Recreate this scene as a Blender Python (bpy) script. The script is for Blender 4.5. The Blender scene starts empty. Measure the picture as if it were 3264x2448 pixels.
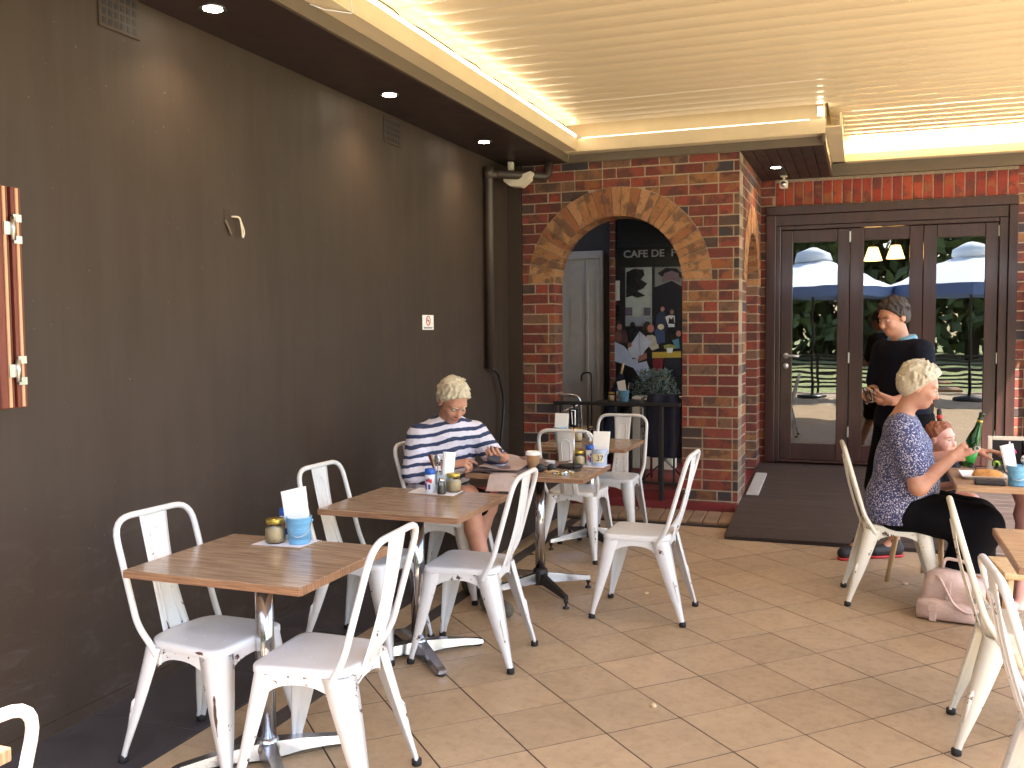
import bpy, bmesh, math, random
import numpy as np
from mathutils import Vector, Matrix
SC = bpy.context.scene
COL = SC.collection
PI = math.pi
rnd = random.Random(7)
# ------------------------------------------------------------------ camera, sky, sun, exposure
cam_d = bpy.data.cameras.new('camera'); cam = bpy.data.objects.new('camera', cam_d); COL.objects.link(cam)
cam_d.sensor_width = 36; cam_d.lens = 36 * 3000 / 3264; cam_d.clip_start = 0.05; cam_d.clip_end = 600
yaw, pit, rol = math.radians(-20.4224), math.radians(-3.32005), math.radians(-0.43846)
fw = Vector((math.sin(yaw) * math.cos(pit), math.cos(yaw) * math.cos(pit), math.sin(pit)))
rt = Vector((math.cos(yaw), -math.sin(yaw), 0)); up = rt.cross(fw)
rt, up = rt * math.cos(rol) + up * math.sin(rol), -rt * math.sin(rol) + up * math.cos(rol)
cam.matrix_world = Matrix(((rt.x, up.x, -fw.x, 0), (rt.y, up.y, -fw.y, 0), (rt.z, up.z, -fw.z, 1.54), (0, 0, 0, 1)))
SC.camera = cam
SUN_EL, SUN_AZ = math.radians(52), math.radians(140)      # azimuth from +Y towards +X
W = bpy.data.worlds.new('World'); SC.world = W; W.use_nodes = True
nt = W.node_tree; bg = nt.nodes['Background']
sky = nt.nodes.new('ShaderNodeTexSky'); sky.sky_type = 'NISHITA'; sky.sun_disc = False
sky.sun_elevation = SUN_EL; sky.sun_rotation = SUN_AZ; sky.air_density = 1.2; sky.dust_density = 1.5
nt.links.new(sky.outputs[0], bg.inputs[0]); bg.inputs[1].default_value = 0.15
sd = bpy.data.lights.new('sun', 'SUN'); sd.energy = 4.0; sd.angle = math.radians(0.5); sd.color = (1, .95, .87)
sun = bpy.data.objects.new('sun', sd); COL.objects.link(sun)
sdir = Vector((math.sin(SUN_AZ) * math.cos(SUN_EL), math.cos(SUN_AZ) * math.cos(SUN_EL), math.sin(SUN_EL)))
sun.rotation_euler = sdir.to_track_quat('Z', 'Y').to_euler(); sun.location = (6, -8, 12)
SC.view_settings.view_transform = 'Standard'; SC.view_settings.look = 'None'
SC.view_settings.gamma = 1; SC.view_settings.use_curve_mapping = False
SC.view_settings.exposure = 2.5
SC.cycles.max_bounces = 10; SC.cycles.diffuse_bounces = 5; SC.cycles.transparent_max_bounces = 12
SC.cycles.use_denoising = True

# ------------------------------------------------------------------ helpers
def C(r, g, b):
    f = lambda v: (v / 255 / 12.92) if v <= 10 else ((v / 255 + .055) / 1.055) ** 2.4
    return (f(r), f(g), f(b), 1)
MATS = {}
def new_mat(name):
    m = bpy.data.materials.new(name); m.use_nodes = True; MATS[name] = m
    return m, m.node_tree, m.node_tree.nodes['Principled BSDF']
def ramp(nt, fac, stops):
    r = nt.nodes.new('ShaderNodeValToRGB'); e = r.color_ramp.elements
    while len(e) < len(stops): e.new(0.5)
    for el, (p, c) in zip(e, stops): el.position = p; el.color = c
    nt.links.new(fac, r.inputs[0]); return r.outputs[0]
def noise(nt, vec, scale, detail=4, rough=.55, dist=0):
    n = nt.nodes.new('ShaderNodeTexNoise'); n.inputs['Scale'].default_value = scale; n.inputs['Detail'].default_value = detail
    n.inputs['Roughness'].default_value = rough; n.inputs['Distortion'].default_value = dist
    if vec: nt.links.new(vec, n.inputs['Vector'])
    return n.outputs['Fac']
def objco(nt, scale=None, rand=False):
    t = nt.nodes.new('ShaderNodeTexCoord'); v = t.outputs['Object']
    if rand:
        oi = nt.nodes.new('ShaderNodeObjectInfo'); mm = nt.nodes.new('ShaderNodeMath'); mm.operation = 'MULTIPLY'; mm.inputs[1].default_value = 37
        nt.links.new(oi.outputs['Random'], mm.inputs[0])
        a = nt.nodes.new('ShaderNodeVectorMath'); a.operation = 'ADD'; nt.links.new(v, a.inputs[0]); nt.links.new(mm.outputs[0], a.inputs[1]); v = a.outputs[0]
    if scale:
        mp = nt.nodes.new('ShaderNodeMapping'); mp.inputs['Scale'].default_value = scale; nt.links.new(v, mp.inputs[0]); v = mp.outputs[0]
    return v
def mixc(nt, fac, a, b, mode='MIX'):
    m = nt.nodes.new('ShaderNodeMix'); m.data_type = 'RGBA'; m.blend_type = mode
    for sock, val in ((m.inputs[0], fac), (m.inputs[6], a), (m.inputs[7], b)):
        if isinstance(val, (float, int, tuple)): sock.default_value = val
        else: nt.links.new(val, sock)
    return m.outputs[2]
def bump(nt, bsdf, h, strength=.3, dist=.01):
    b = nt.nodes.new('ShaderNodeBump'); b.inputs['Strength'].default_value = strength; b.inputs['Distance'].default_value = dist
    nt.links.new(h, b.inputs['Height']); nt.links.new(b.outputs[0], bsdf.inputs['Normal'])
def math2(nt, op, a, b):
    m = nt.nodes.new('ShaderNodeMath'); m.operation = op
    for i, v in enumerate((a, b)):
        if isinstance(v, (int, float)): m.inputs[i].default_value = v
        elif v is not None: nt.links.new(v, m.inputs[i])
    return m.outputs[0]
def mat(name, col, rough=.5, metal=0., var=.12, vscale=9., bmp=0., spec=None, coat=0., emit=None, es=0.):
    """plain painted / solid surface with a little uneven wear"""
    m, nt, p = new_mat(name)
    p.inputs['Roughness'].default_value = rough; p.inputs['Metallic'].default_value = metal
    if spec is not None: p.inputs['Specular IOR Level'].default_value = spec
    p.inputs['Coat Weight'].default_value = coat
    if var:
        n = noise(nt, objco(nt, rand=True), vscale, 6, .65)
        lo = tuple(c * (1 - var) for c in col[:3]) + (1,); hi = tuple(min(1, c * (1 + var)) for c in col[:3]) + (1,)
        nt.links.new(ramp(nt, n, [(.3, lo), (.7, hi)]), p.inputs['Base Color'])
        nt.links.new(ramp(nt, n, [(.25, (rough * .85,) * 3 + (1,)), (.75, (min(1, rough * 1.2),) * 3 + (1,))]), p.inputs['Roughness'])
        if bmp: bump(nt, p, noise(nt, objco(nt), vscale * 8, 5, .6), bmp, .004)
    else: p.inputs['Base Color'].default_value = col
    if emit: p.inputs['Emission Color'].default_value = emit; p.inputs['Emission Strength'].default_value = es
    return m

class MB:
    """collects shapes, links them as one mesh object"""
    def __init__(s): s.v = []; s.f = []; s.m = []; s.sm = []; s.mi = 0
    def add(s, vs, fs, smooth=False, mi=None):
        o = len(s.v); s.v += [tuple(v) for v in vs]
        for f in fs: s.f.append(tuple(i + o for i in f)); s.m.append(s.mi if mi is None else mi); s.sm.append(smooth)
        return s
    def box(s, lo, hi, c=0.0, mi=None):
        (x0, y0, z0), (x1, y1, z1) = lo, hi
        if c <= 0:
            vs = [(x, y, z) for z in (z0, z1) for y in (y0, y1) for x in (x0, x1)]
            return s.add(vs, [(0, 2, 3, 1), (4, 5, 7, 6), (0, 1, 5, 4), (2, 6, 7, 3), (0, 4, 6, 2), (1, 3, 7, 5)], False, mi)
        vs = []; idx = {}
        for k, (sz, z) in enumerate(((1, z0), (-1, z1))):
            for j, (sy, y) in enumerate(((1, y0), (-1, y1))):
                for i, (sx, x) in enumerate(((1, x0), (-1, x1))):
                    for a in range(3):
                        d = [c * sx, c * sy, c * sz]; d[a] = 0
                        idx[i, j, k, a] = len(vs); vs.append((x + d[0], y + d[1], z + d[2]))
        fs = []
        for a in range(3):      # main faces: axis a
            b, cc = (a + 1) % 3, (a + 2) % 3
            for e in (0, 1):
                q = []
                for (u, w) in ((0, 0), (1, 0), (1, 1), (0, 1)):
                    t = [0, 0, 0]; t[a] = e; t[b] = u; t[cc] = w; q.append(idx[t[0], t[1], t[2], a])
                fs.append(q if e else q[::-1])
            for u in (0, 1):    # edges along axis a
                for w in (0, 1):
                    t0 = [0, 0, 0]; t0[b] = u; t0[cc] = w; t1 = list(t0); t1[a] = 1
                    q = [idx[tuple(t0) + (b,)], idx[tuple(t1) + (b,)], idx[tuple(t1) + (cc,)], idx[tuple(t0) + (cc,)]]
                    fs.append(q if u ^ w else q[::-1])
        for k in (0, 1):
            for j in (0, 1):
                for i in (0, 1):
                    q = [idx[i, j, k, a] for a in range(3)]
                    fs.append(q if (i + j + k) % 2 else q[::-1])
        return s.add(vs, fs, False, mi)
    def tube(s, pts, r, n=8, closed=False, mi=None, caps=True):
        pts = [Vector(p) for p in pts]; N = len(pts); rr = r if isinstance(r, (list, tuple)) else [r] * N
        vs = []; prev = None
        for i, p in enumerate(pts):
            a = pts[(i - 1) % N] if (closed or i) else p; b = pts[(i + 1) % N] if (closed or i < N - 1) else p
            t = (b - a).normalized()
            if prev is None:
                prev = t.orthogonal().normalized()
            prev = (prev - t * prev.dot(t)).normalized(); q = t.cross(prev)
            for k in range(n):
                an = 2 * PI * k / n; vs.append(p + (prev * math.cos(an) + q * math.sin(an)) * rr[i])
        fs = []
        for i in range(N if closed else N - 1):
            for k in range(n):
                i2 = (i + 1) % N; k2 = (k + 1) % n
                fs.append((i * n + k, i * n + k2, i2 * n + k2, i2 * n + k))
        s.add(vs, fs, True, mi)
        if caps and not closed:
            o = len(s.v) - len(vs)
            s.f.append(tuple(o + k for k in range(n))[::-1]); s.m.append(s.mi if mi is None else mi); s.sm.append(False)
            s.f.append(tuple(o + (N - 1) * n + k for k in range(n))); s.m.append(s.mi if mi is None else mi); s.sm.append(False)
        return s
    def lathe(s, prof, n=20, cen=(0, 0, 0), smooth=True, mi=None, sx=1, sy=1, rot=None):
        vs = []; fs = []; P = len(prof); cx, cy, cz = cen
        for (r, z) in prof:
            for k in range(n):
                a = 2 * PI * k / n; v = Vector((r * math.cos(a) * sx, r * math.sin(a) * sy, z))
                if rot is not None: v = rot @ v
                vs.append((cx + v.x, cy + v.y, cz + v.z))
        for i in range(P - 1):
            for k in range(n):
                k2 = (k + 1) % n; fs.append((i * n + k, i * n + k2, (i + 1) * n + k2, (i + 1) * n + k))
        if prof[0][0] > 1e-6: fs.append(tuple(range(n))[::-1])
        if prof[-1][0] > 1e-6: fs.append(tuple((P - 1) * n + k for k in range(n)))
        return s.add(vs, fs, smooth, mi)
    def prism(s, poly, lo, hi, axes=(0, 2, 1), mi=None):
        """polygon in (axes[0], axes[1]), pushed along axes[2] from lo to hi"""
        n = len(poly); ar = sum(poly[i][0] * poly[(i + 1) % n][1] - poly[(i + 1) % n][0] * poly[i][1] for i in range(n))
        if ar < 0: poly = poly[::-1]
        vs = []
        for h in (lo, hi):
            for (a, b) in poly:
                t = [0, 0, 0]; t[axes[0]] = a; t[axes[1]] = b; t[axes[2]] = h; vs.append(t)
        even = axes in ((0, 1, 2), (1, 2, 0), (2, 0, 1))
        fs = [tuple(range(n))[::-1], tuple(range(n, 2 * n))] + [(i, (i + 1) % n, n + (i + 1) % n, n + i) for i in range(n)]
        if not even: fs = [f[::-1] for f in fs]
        return s.add(vs, fs, False, mi)
    def mesh(s, name, mats):
        me = bpy.data.meshes.new(name); me.from_pydata([tuple(v) for v in s.v], [], s.f)
        for m in (mats if isinstance(mats, (list, tuple)) else [mats]): me.materials.append(m)
        me.polygons.foreach_set('material_index', s.m); me.polygons.foreach_set('use_smooth', s.sm)
        bm = bmesh.new(); bm.from_mesh(me); bmesh.ops.recalc_face_normals(bm, faces=bm.faces); bm.to_mesh(me); bm.free()
        me.update(); return me
    def build(s, name, mats, parent=None, loc=None, rz=0):
        return put(name, s.mesh(name, mats), parent, loc, rz)
def put(name, me, parent=None, loc=None, rz=0, rot=None):
    o = bpy.data.objects.new(name, me); COL.objects.link(o)
    if parent: o.parent = parent
    if loc is not None: o.location = loc
    if rz: o.rotation_euler = (0, 0, rz)
    if rot: o.rotation_euler = rot
    return o
def thing(name, label, cat, loc=(0, 0, 0), rz=0, group=None):
    o = bpy.data.objects.new(name, None); COL.objects.link(o); o.empty_display_size = .1
    o.location = loc; o.rotation_euler = (0, 0, rz); o['label'] = label; o['category'] = cat
    if group: o['group'] = group
    return o
def tag(o, label, cat, group=None):
    o['label'] = label; o['category'] = cat
    if group: o['group'] = group
    return o
def struct(o): o['kind'] = 'structure'; return o
def copy_tree(o, parent=None):
    c = o.copy(); COL.objects.link(c)
    if parent: c.parent = parent
    for ch in list(o.children): copy_tree(ch, c)
    return c
def arc(cx, cy, r, a0, a1, n):
    return [(cx + r * math.cos(a0 + (a1 - a0) * i / n), cy + r * math.sin(a0 + (a1 - a0) * i / n)) for i in range(n + 1)]
def fillet(pts, r, n=5):
    """round the inner corners of a 3D path"""
    pts = [Vector(p) for p in pts]; out = [pts[0]]
    for i in range(1, len(pts) - 1):
        p, a, b = pts[i], pts[i - 1], pts[i + 1]; rr = r[i - 1] if isinstance(r, (list, tuple)) else r
        u = (a - p); w = (b - p); d = min(rr, u.length * .48, w.length * .48); A = p + u.normalized() * d; B = p + w.normalized() * d
        for k in range(n + 1):
            t = k / n; out.append(A * (1 - t) ** 2 + p * 2 * t * (1 - t) + B * t * t)
    return out + [pts[-1]]

# ------------------------------------------------------------------ materials
def m_brick(name, stops, mort=.0):
    m, nt, p = new_mat(name); p.inputs['Roughness'].default_value = .75
    oi = nt.nodes.new('ShaderNodeObjectInfo'); co = objco(nt, rand=True)
    base = ramp(nt, oi.outputs['Random'], stops); base.node.color_ramp.interpolation = 'CONSTANT'
    n1 = noise(nt, co, 7, 3, .6); n2 = noise(nt, co, 60, 5, .7)
    blot = ramp(nt, n1, [(.50, (0, 0, 0, 1)), (.58, (1, 1, 1, 1))])
    k = math2(nt, 'MULTIPLY', blot, .62)
    c = mixc(nt, k, base, C(66, 52, 52)); n3 = noise(nt, co, 5.3, 2, .5, .4)
    c = mixc(nt, math2(nt, 'MULTIPLY', ramp(nt, n3, [(.56, (0, 0, 0, 1)), (.66, (1, 1, 1, 1))]), .55), c, C(160, 105, 62))
    c = mixc(nt, .5, c, ramp(nt, n2, [(.25, (.25, .25, .25, 1)), (.7, (.95, .95, .95, 1))]), 'MULTIPLY')
    c2 = mixc(nt, .12, c, (1.6, 1.6, 1.6, 1), 'MULTIPLY')
    nt.links.new(c2, p.inputs['Base Color']); bump(nt, p, n2, .5, .004); return m
RED, DRED, BRN, TAN, BLK = C(138, 68, 56), C(114, 55, 48), C(122, 88, 70), C(164, 122, 86), C(62, 57, 62)
M_brick = m_brick('brick_mixed', [(0, RED), (.2, DRED), (.36, C(146, 66, 52)), (.46, BRN), (.58, C(128, 62, 48)), (.70, C(84, 64, 58)), (.79, BLK), (.89, C(150, 104, 68)), (.95, DRED)])
M_vouss = m_brick('brick_arch', [(0, C(176, 128, 88)), (.3, C(164, 114, 76)), (.55, C(184, 136, 98)), (.75, C(152, 98, 66)), (.9, C(170, 122, 86))])
M_sold = m_brick('brick_soldier', [(0, C(160, 62, 46)), (.3, C(148, 54, 42)), (.6, C(168, 72, 50)), (.85, C(138, 50, 42))])
M_mortar = mat('mortar', C(160, 142, 122), .9, var=.25, vscale=30, bmp=.5)

def m_wall():
    m, nt, p = new_mat('rendered_wall'); co = objco(nt)
    n = noise(nt, co, .8, 5, .6); n2 = noise(nt, co, 220, 3, .6); n3 = noise(nt, objco(nt, (1, 3.2, .35)), 1.6, 4, .6)
    base = ramp(nt, n, [(.3, C(55, 43, 35)), (.7, C(65, 51, 42))])
    st = ramp(nt, n3, [(.45, (1, 1, 1, 1)), (.75, (.86, .86, .87, 1))])
    c = mixc(nt, .3, base, st, 'MULTIPLY')
    sp = noise(nt, co, 60, 2, .5); c = mixc(nt, ramp(nt, sp, [(.74, (0, 0, 0, 1)), (.78, (.5, .5, .5, 1))]), c, C(150, 140, 128))
    sz = nt.nodes.new('ShaderNodeSeparateXYZ'); nt.links.new(co, sz.inputs[0])
    band = ramp(nt, math2(nt, 'MULTIPLY', sz.outputs[2], .5), [(.02, (1, 1, 1, 1)), (.30, (.75, .75, .75, 1)), (.50, (0, 0, 0, 1))])
    sc = noise(nt, objco(nt, (1, 1.2, 3.0)), 3.5, 8, .72, .8); sc = ramp(nt, sc, [(.52, (0, 0, 0, 1)), (.72, (.55, .55, .55, 1))])
    c = mixc(nt, math2(nt, 'MULTIPLY', sc, band), c, C(92, 84, 80))
    pt = noise(nt, objco(nt, (1, .6, .9)), 1.3, 1, .3); c = mixc(nt, .5, c, ramp(nt, pt, [(.50, (1, 1, 1, 1)), (.53, (.90, .90, .91, 1))]), 'MULTIPLY')
    nt.links.new(c, p.inputs['Base Color']); p.inputs['Roughness'].default_value = .62
    nt.links.new(ramp(nt, n3, [(.3, (.5,) * 3 + (1,)), (.7, (.72,) * 3 + (1,))]), p.inputs['Roughness'])
    bump(nt, p, n2, .35, .003); return m
M_wall = m_wall()
M_dark = mat('dark_soffit_paint', C(50, 38, 37), .5, var=.12, vscale=3)
M_fascia = mat('brown_fascia_paint', C(104, 92, 78), .45, var=.08)
M_cream = mat('cream_colorbond', C(224, 206, 172), .38, var=.05, vscale=4)
M_blade = mat('cream_gloss_louvre', C(226, 209, 176), .34, var=.015, vscale=3, coat=.12)
M_led2 = mat('led_tube_dim', C(255, 236, 200), .5, var=0, emit=(1, .86, .64, 1), es=.7)
M_satin = mat('satin_silver_paint', C(205, 205, 208), .35, .35, var=.05)
M_black = mat('black_metal', C(30, 28, 30), .45)
M_rubber = mat('black_rubber', C(28, 25, 25), .7)
M_pipe = mat('brown_downpipe_paint', C(66, 56, 50), .4, var=.08)
def m_tile():
    m, nt, p = new_mat('floor_tile'); co = objco(nt, rand=True)
    oi = nt.nodes.new('ShaderNodeObjectInfo'); base = ramp(nt, oi.outputs['Random'], [(0, C(170, 146, 118)), (.3, C(182, 158, 128)), (.6, C(174, 150, 122)), (1, C(186, 160, 130))])
    n = noise(nt, co, 5, 6, .7, .6); n2 = noise(nt, co, 26, 6, .7); n3 = noise(nt, co, 130, 3, .6)
    c = mixc(nt, .5, base, ramp(nt, n, [(.3, (.66, .64, .62, 1)), (.62, (1, 1, 1, 1))]), 'MULTIPLY')
    c = mixc(nt, .4, c, ramp(nt, n2, [(.28, (.62, .58, .55, 1)), (.5, (1, 1, 1, 1))]), 'MULTIPLY')
    c = mixc(nt, ramp(nt, n3, [(.70, (0, 0, 0, 1)), (.78, (.5, .5, .5, 1))]), c, C(104, 80, 60))
    nt.links.new(c, p.inputs['Base Color'])
    nt.links.new(ramp(nt, n2, [(.3, (.55,) * 3 + (1,)), (.7, (.36,) * 3 + (1,))]), p.inputs['Roughness'])
    bump(nt, p, n3, .12, .002); return m
M_tile = m_tile()
M_grout = mat('grout', C(58, 44, 36), .9, var=.25, vscale=20)
M_slate = mat('charcoal_slate_tile', C(62, 58, 62), .5, var=.3, vscale=5, bmp=.25)
M_strip = mat('charcoal_border_tile', C(74, 66, 64), .5, var=.25, vscale=8)
def m_wood(name, c0, c1, c2, sc=(3, 60, 60), rough=.35, coat=0., rand=True):
    m, nt, p = new_mat(name); co = objco(nt, sc, rand)
    n = noise(nt, co, 1.0, 6, .65, .3); n2 = noise(nt, objco(nt, tuple(s * 3 for s in sc), rand), 1, 4, .6)
    c = ramp(nt, n, [(.3, c0), (.5, c1), (.72, c2)])
    c = mixc(nt, .45, c, ramp(nt, n2, [(.35, (.55, .5, .45, 1)), (.6, (1, 1, 1, 1))]), 'MULTIPLY')
    nt.links.new(c, p.inputs['Base Color']); p.inputs['Roughness'].default_value = rough; p.inputs['Coat Weight'].default_value = coat; p.inputs['Coat Roughness'].default_value = .12
    bump(nt, p, n2, .08, .002); return m
M_table = m_wood('table_laminate', C(138, 112, 94), C(168, 142, 119), C(194, 168, 144), (5, 55, 55), .26, .25)
M_tedge = m_wood('table_edge_ply', C(98, 68, 50), C(150, 112, 84), C(176, 140, 110), (160, 160, 5), .5)
M_tedgeh = m_wood('table_edge_long', C(98, 68, 50), C(150, 112, 84), C(176, 140, 110), (6, 6, 170), .5)
M_tabR = m_wood('table_laminate_pale', C(134, 100, 74), C(172, 136, 104), C(190, 156, 124), (4, 70, 70), .4, .1)
M_door = m_wood('dark_stained_timber', C(40, 20, 20), C(54, 28, 27), C(66, 36, 33), (14, 14, 1.2), .3, .35)
M_plank = m_wood('ramp_timber', C(48, 38, 36), C(60, 48, 45), C(74, 60, 55), (1.5, 30, 30), .6)
M_sash = m_wood('red_timber', C(86, 38, 28), C(120, 56, 40), C(136, 70, 50), (20, 20, 1.5), .45)
M_seal = mat('tan_edge_strip', C(206, 164, 128), .6, var=.12)
M_alu = mat('polished_aluminium', C(200, 203, 212), .22, 1, var=.06)
M_chrome = mat('chrome_pole', C(205, 205, 208), .14, 1, var=.04)
M_zinc = mat('zinc_hinge', C(196, 196, 190), .35, 1, var=.15, vscale=40)
def m_chair(name, white, chip):
    m, nt, p = new_mat(name); co = objco(nt, rand=True)
    g = nt.nodes.new('ShaderNodeNewGeometry'); n = noise(nt, co, 24, 5, .72, .3); n2 = noise(nt, co, 5, 4, .6)
    e = ramp(nt, g.outputs['Pointiness'], [(.53, (0, 0, 0, 1)), (.62, (.14, .14, .14, 1))])
    s = math2(nt, 'ADD', n, e)
    mask = ramp(nt, s, [(chip, (0, 0, 0, 1)), (chip + .015, (1, 1, 1, 1))])
    w = mixc(nt, .6, white, ramp(nt, n2, [(.3, (.84, .82, .78, 1)), (.65, (1, 1, 1, 1))]), 'MULTIPLY')
    nt.links.new(mixc(nt, mask, w, C(82, 58, 48)), p.inputs['Base Color'])
    nt.links.new(ramp(nt, s, [(chip - .05, (.33,) * 3 + (1,)), (chip + .02, (.8,) * 3 + (1,))]), p.inputs['Roughness'])
    bump(nt, p, math2(nt, 'MULTIPLY', mask, -1), .4, .002); return m
M_chair = m_chair('chipped_white_enamel', C(224, 223, 224), .722)
M_chairc = m_chair('chipped_cream_enamel', C(224, 219, 204), .71)
M_dot = mat('bright_dimple', C(246, 246, 246), .3, var=0)
M_paper = mat('white_paper', C(244, 243, 240), .8, var=.03)
M_blue = mat('sky_blue_tin', C(120, 178, 216), .4, var=.06)
M_lid = mat('brass_lid', C(196, 172, 84), .3, .85, var=.1)
M_sugar = mat('raw_sugar', C(214, 190, 150), .85, var=.12, vscale=80)
M_capb = mat('blue_plastic_cap', C(28, 88, 180), .35, var=.05)
M_shk = mat('white_plastic', C(226, 228, 236), .35, var=.03)
M_pblue = mat('printed_blue', C(42, 68, 150), .5, var=.05); M_pred = mat('printed_red', C(198, 58, 60), .5, var=.05)
M_ink = mat('dark_ink', C(34, 30, 34), .6, var=.05)
def m_glass(name, tint=(1, 1, 1, 1), refl=.09, rough=0., wav=0.):
    m, nt, p = new_mat(name); out = nt.nodes['Material Output']
    tr = nt.nodes.new('ShaderNodeBsdfTransparent'); tr.inputs[0].default_value = tint
    gl = nt.nodes.new('ShaderNodeBsdfGlossy'); gl.inputs['Roughness'].default_value = rough
    lw = nt.nodes.new('ShaderNodeFresnel'); lw.inputs[0].default_value = 1.5
    f = math2(nt, 'ADD', lw.outputs[0], refl - .04)
    mx = nt.nodes.new('ShaderNodeMixShader'); nt.links.new(f, mx.inputs[0]); nt.links.new(tr.outputs[0], mx.inputs[1]); nt.links.new(gl.outputs[0], mx.inputs[2])
    nt.links.new(mx.outputs[0], out.inputs[0])
    if wav:
        b = nt.nodes.new('ShaderNodeBump'); b.inputs['Strength'].default_value = wav; b.inputs['Distance'].default_value = .02
        nt.links.new(noise(nt, objco(nt, (1, 1, 1.6)), 3.2, 1, .4), b.inputs['Height']); nt.links.new(b.outputs[0], gl.inputs['Normal'])
    return m
M_pane = m_glass('window_glass', (.8, .82, .8, 1), .19, 0, .018)
M_clear = m_glass('clear_glass', (.95, .96, .96, 1), .06)
M_jar = m_glass('jar_glass', (.94, .95, .93, 1), .05)
M_green = m_glass('green_bottle_glass', (.10, .52, .16, 1), .06)
M_led = mat('led_tube', C(255, 236, 200), .5, var=0, emit=(1, .86, .64, 1), es=2.5)
M_ledb = mat('led_tube_bright', C(255, 236, 200), .5, var=0, emit=(1, .88, .68, 1), es=30)
M_lamp = mat('downlight_glow', C(255, 240, 220), .5, var=0, emit=(1, .86, .68, 1), es=12)
M_shade = mat('lamp_shade_glow', C(255, 190, 90), .6, var=0, emit=(1, .55, .18, 1), es=2.2)
def m_skin(name, col):
    m, nt, p = new_mat(name); co = objco(nt); n = noise(nt, co, 22, 4, .6); n2 = noise(nt, co, 160, 3, .6)
    dk = (col[0] * .88, col[1] * .78, col[2] * .75, 1)
    nt.links.new(ramp(nt, n, [(.3, dk), (.68, col)]), p.inputs['Base Color']); p.inputs['Roughness'].default_value = .5
    p.inputs['Subsurface Weight'].default_value = .12; p.inputs['Subsurface Radius'].default_value = (.01, .004, .002)
    bump(nt, p, n2, .12, .001); return m
M_skin = m_skin('tanned_skin', C(196, 146, 122)); M_skinp = m_skin('fair_skin', C(228, 176, 158)); M_lips = mat('lips', C(176, 92, 86), .45, var=.05)
M_hairw = mat('blonde_grey_hair', C(205, 194, 170), .6, var=.3, vscale=60, bmp=.9)
M_haird = mat('dark_brown_hair', C(52, 40, 36), .55, var=.3, vscale=60, bmp=.8)
M_hairr = mat('auburn_baby_hair', C(150, 92, 66), .6, var=.25, vscale=60, bmp=.6)
M_eye = mat('eye_white', C(176, 160, 150), .25, var=0); M_iris = mat('dark_iris', C(50, 40, 36), .25, var=0)
M_navy = mat('navy_cloth', C(20, 22, 34), .9, var=.25, vscale=14, bmp=.3, spec=.15)
M_blk = mat('black_cloth', C(11, 10, 14), .95, var=.25, vscale=14, bmp=.3, spec=.1)
M_pink = mat('pale_pink_leather', C(202, 178, 170), .5, var=.2, vscale=9, bmp=.7)
M_mauve = mat('mauve_painted_iron', C(140, 104, 100), .45, var=.15)
M_pine = m_wood('pale_wood', C(196, 160, 116), C(216, 184, 140), C(226, 198, 158), (30, 30, 3), .5)
M_redfl = mat('red_painted_floor', C(120, 40, 42), .6, var=.15, vscale=4)
M_paver = mat('tan_paver', C(140, 112, 86), .8, var=.3, vscale=7, bmp=.4)
M_rend2 = mat('grey_door_paint', C(186, 180, 176), .55, var=.12, vscale=6)
M_beige = mat('beige_plastic', C(226, 216, 196), .4, var=.06)
M_news = mat('newsprint', C(186, 166, 160), .9, var=.14, vscale=18)
M_newsd = mat('newsprint_ink', C(126, 108, 108), .9, var=.3, vscale=50)
M_kraft = mat('kraft_cup', C(178, 138, 100), .7, var=.06)
M_steel = mat('stainless_steel', C(205, 205, 205), .2, 1, var=.05)
M_food = mat('toasted_bread', C(206, 142, 76), .8, var=.3, vscale=25, bmp=.5)
M_juice = mat('orange_juice', C(226, 150, 40), .4, var=.1)
M_hot = mat('hot_pink_plastic', C(222, 40, 110), .35, var=.05)
M_lime = mat('lime_green', C(170, 205, 60), .5, var=.1)
M_leaf = mat('grey_green_leaf', C(84, 98, 88), .6, var=.3, vscale=20)
# ================================================================== THE SETTING
XW, YB, YD = -2.9, 7.72, 9.38           # render wall, arch wall front, door wall front
RY0, RX1 = 0.35, 2.3                   # unseen roof edges, placed for how far sun and daylight reach in
ROOFZ = 3.36
# ---- outdoors behind the viewer (seen only as reflections in the doors)
M_grass = mat('lawn_grass', C(132, 138, 88), .95, var=.35, vscale=2)
M_pavo = mat('outdoor_paving', C(168, 150, 128), .85, var=.12, vscale=4)
struct(MB().box((-160, -160, -.5), (160, 160, -.12)).build('lawn', M_grass))
struct(MB().box((-9, -5.2, -.119), (9, -.62, -.03)).build('terrace', M_pavo))
struct(MB().box((3.02, -.62, -.119), (9, 9.6, -.03)).build('terrace', M_pavo))
# ---- tiled floor
floor = struct(MB().box((-2.9, -.6, -.1), (3.0, 9.38, -.0016)).build('floor', M_grout))
def clip_half(poly, nx, ny, d):         # keep nx*x+ny*y <= d
    out = []
    for i in range(len(poly)):
        a, b = poly[i], poly[(i + 1) % len(poly)]; da = nx * a[0] + ny * a[1] - d; db = nx * b[0] + ny * b[1] - d
        if da <= 0: out.append(a)
        if da * db < 0: t = da / (da - db); out.append((a[0] + (b[0] - a[0]) * t, a[1] + (b[1] - a[1]) * t))
    return out
def inframe(x, y, z=0, m=60):
    v = Vector((x, y, z - 1.54)); d = v.dot(fw)
    if d < .3: return False
    px, py = 1632 + 3000 * v.dot(rt) / d, 1224 - 3000 * v.dot(up) / d
    return -m < px < 3264 + m and -m < py < 2448 + m
hd = .2375; TS = hd - .0048
tile_me = MB().prism([(TS, 0), (0, TS), (-TS, 0), (0, -TS)], -.006, 0, (0, 1, 2)).mesh('tile', M_tile)
rest = MB()
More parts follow.
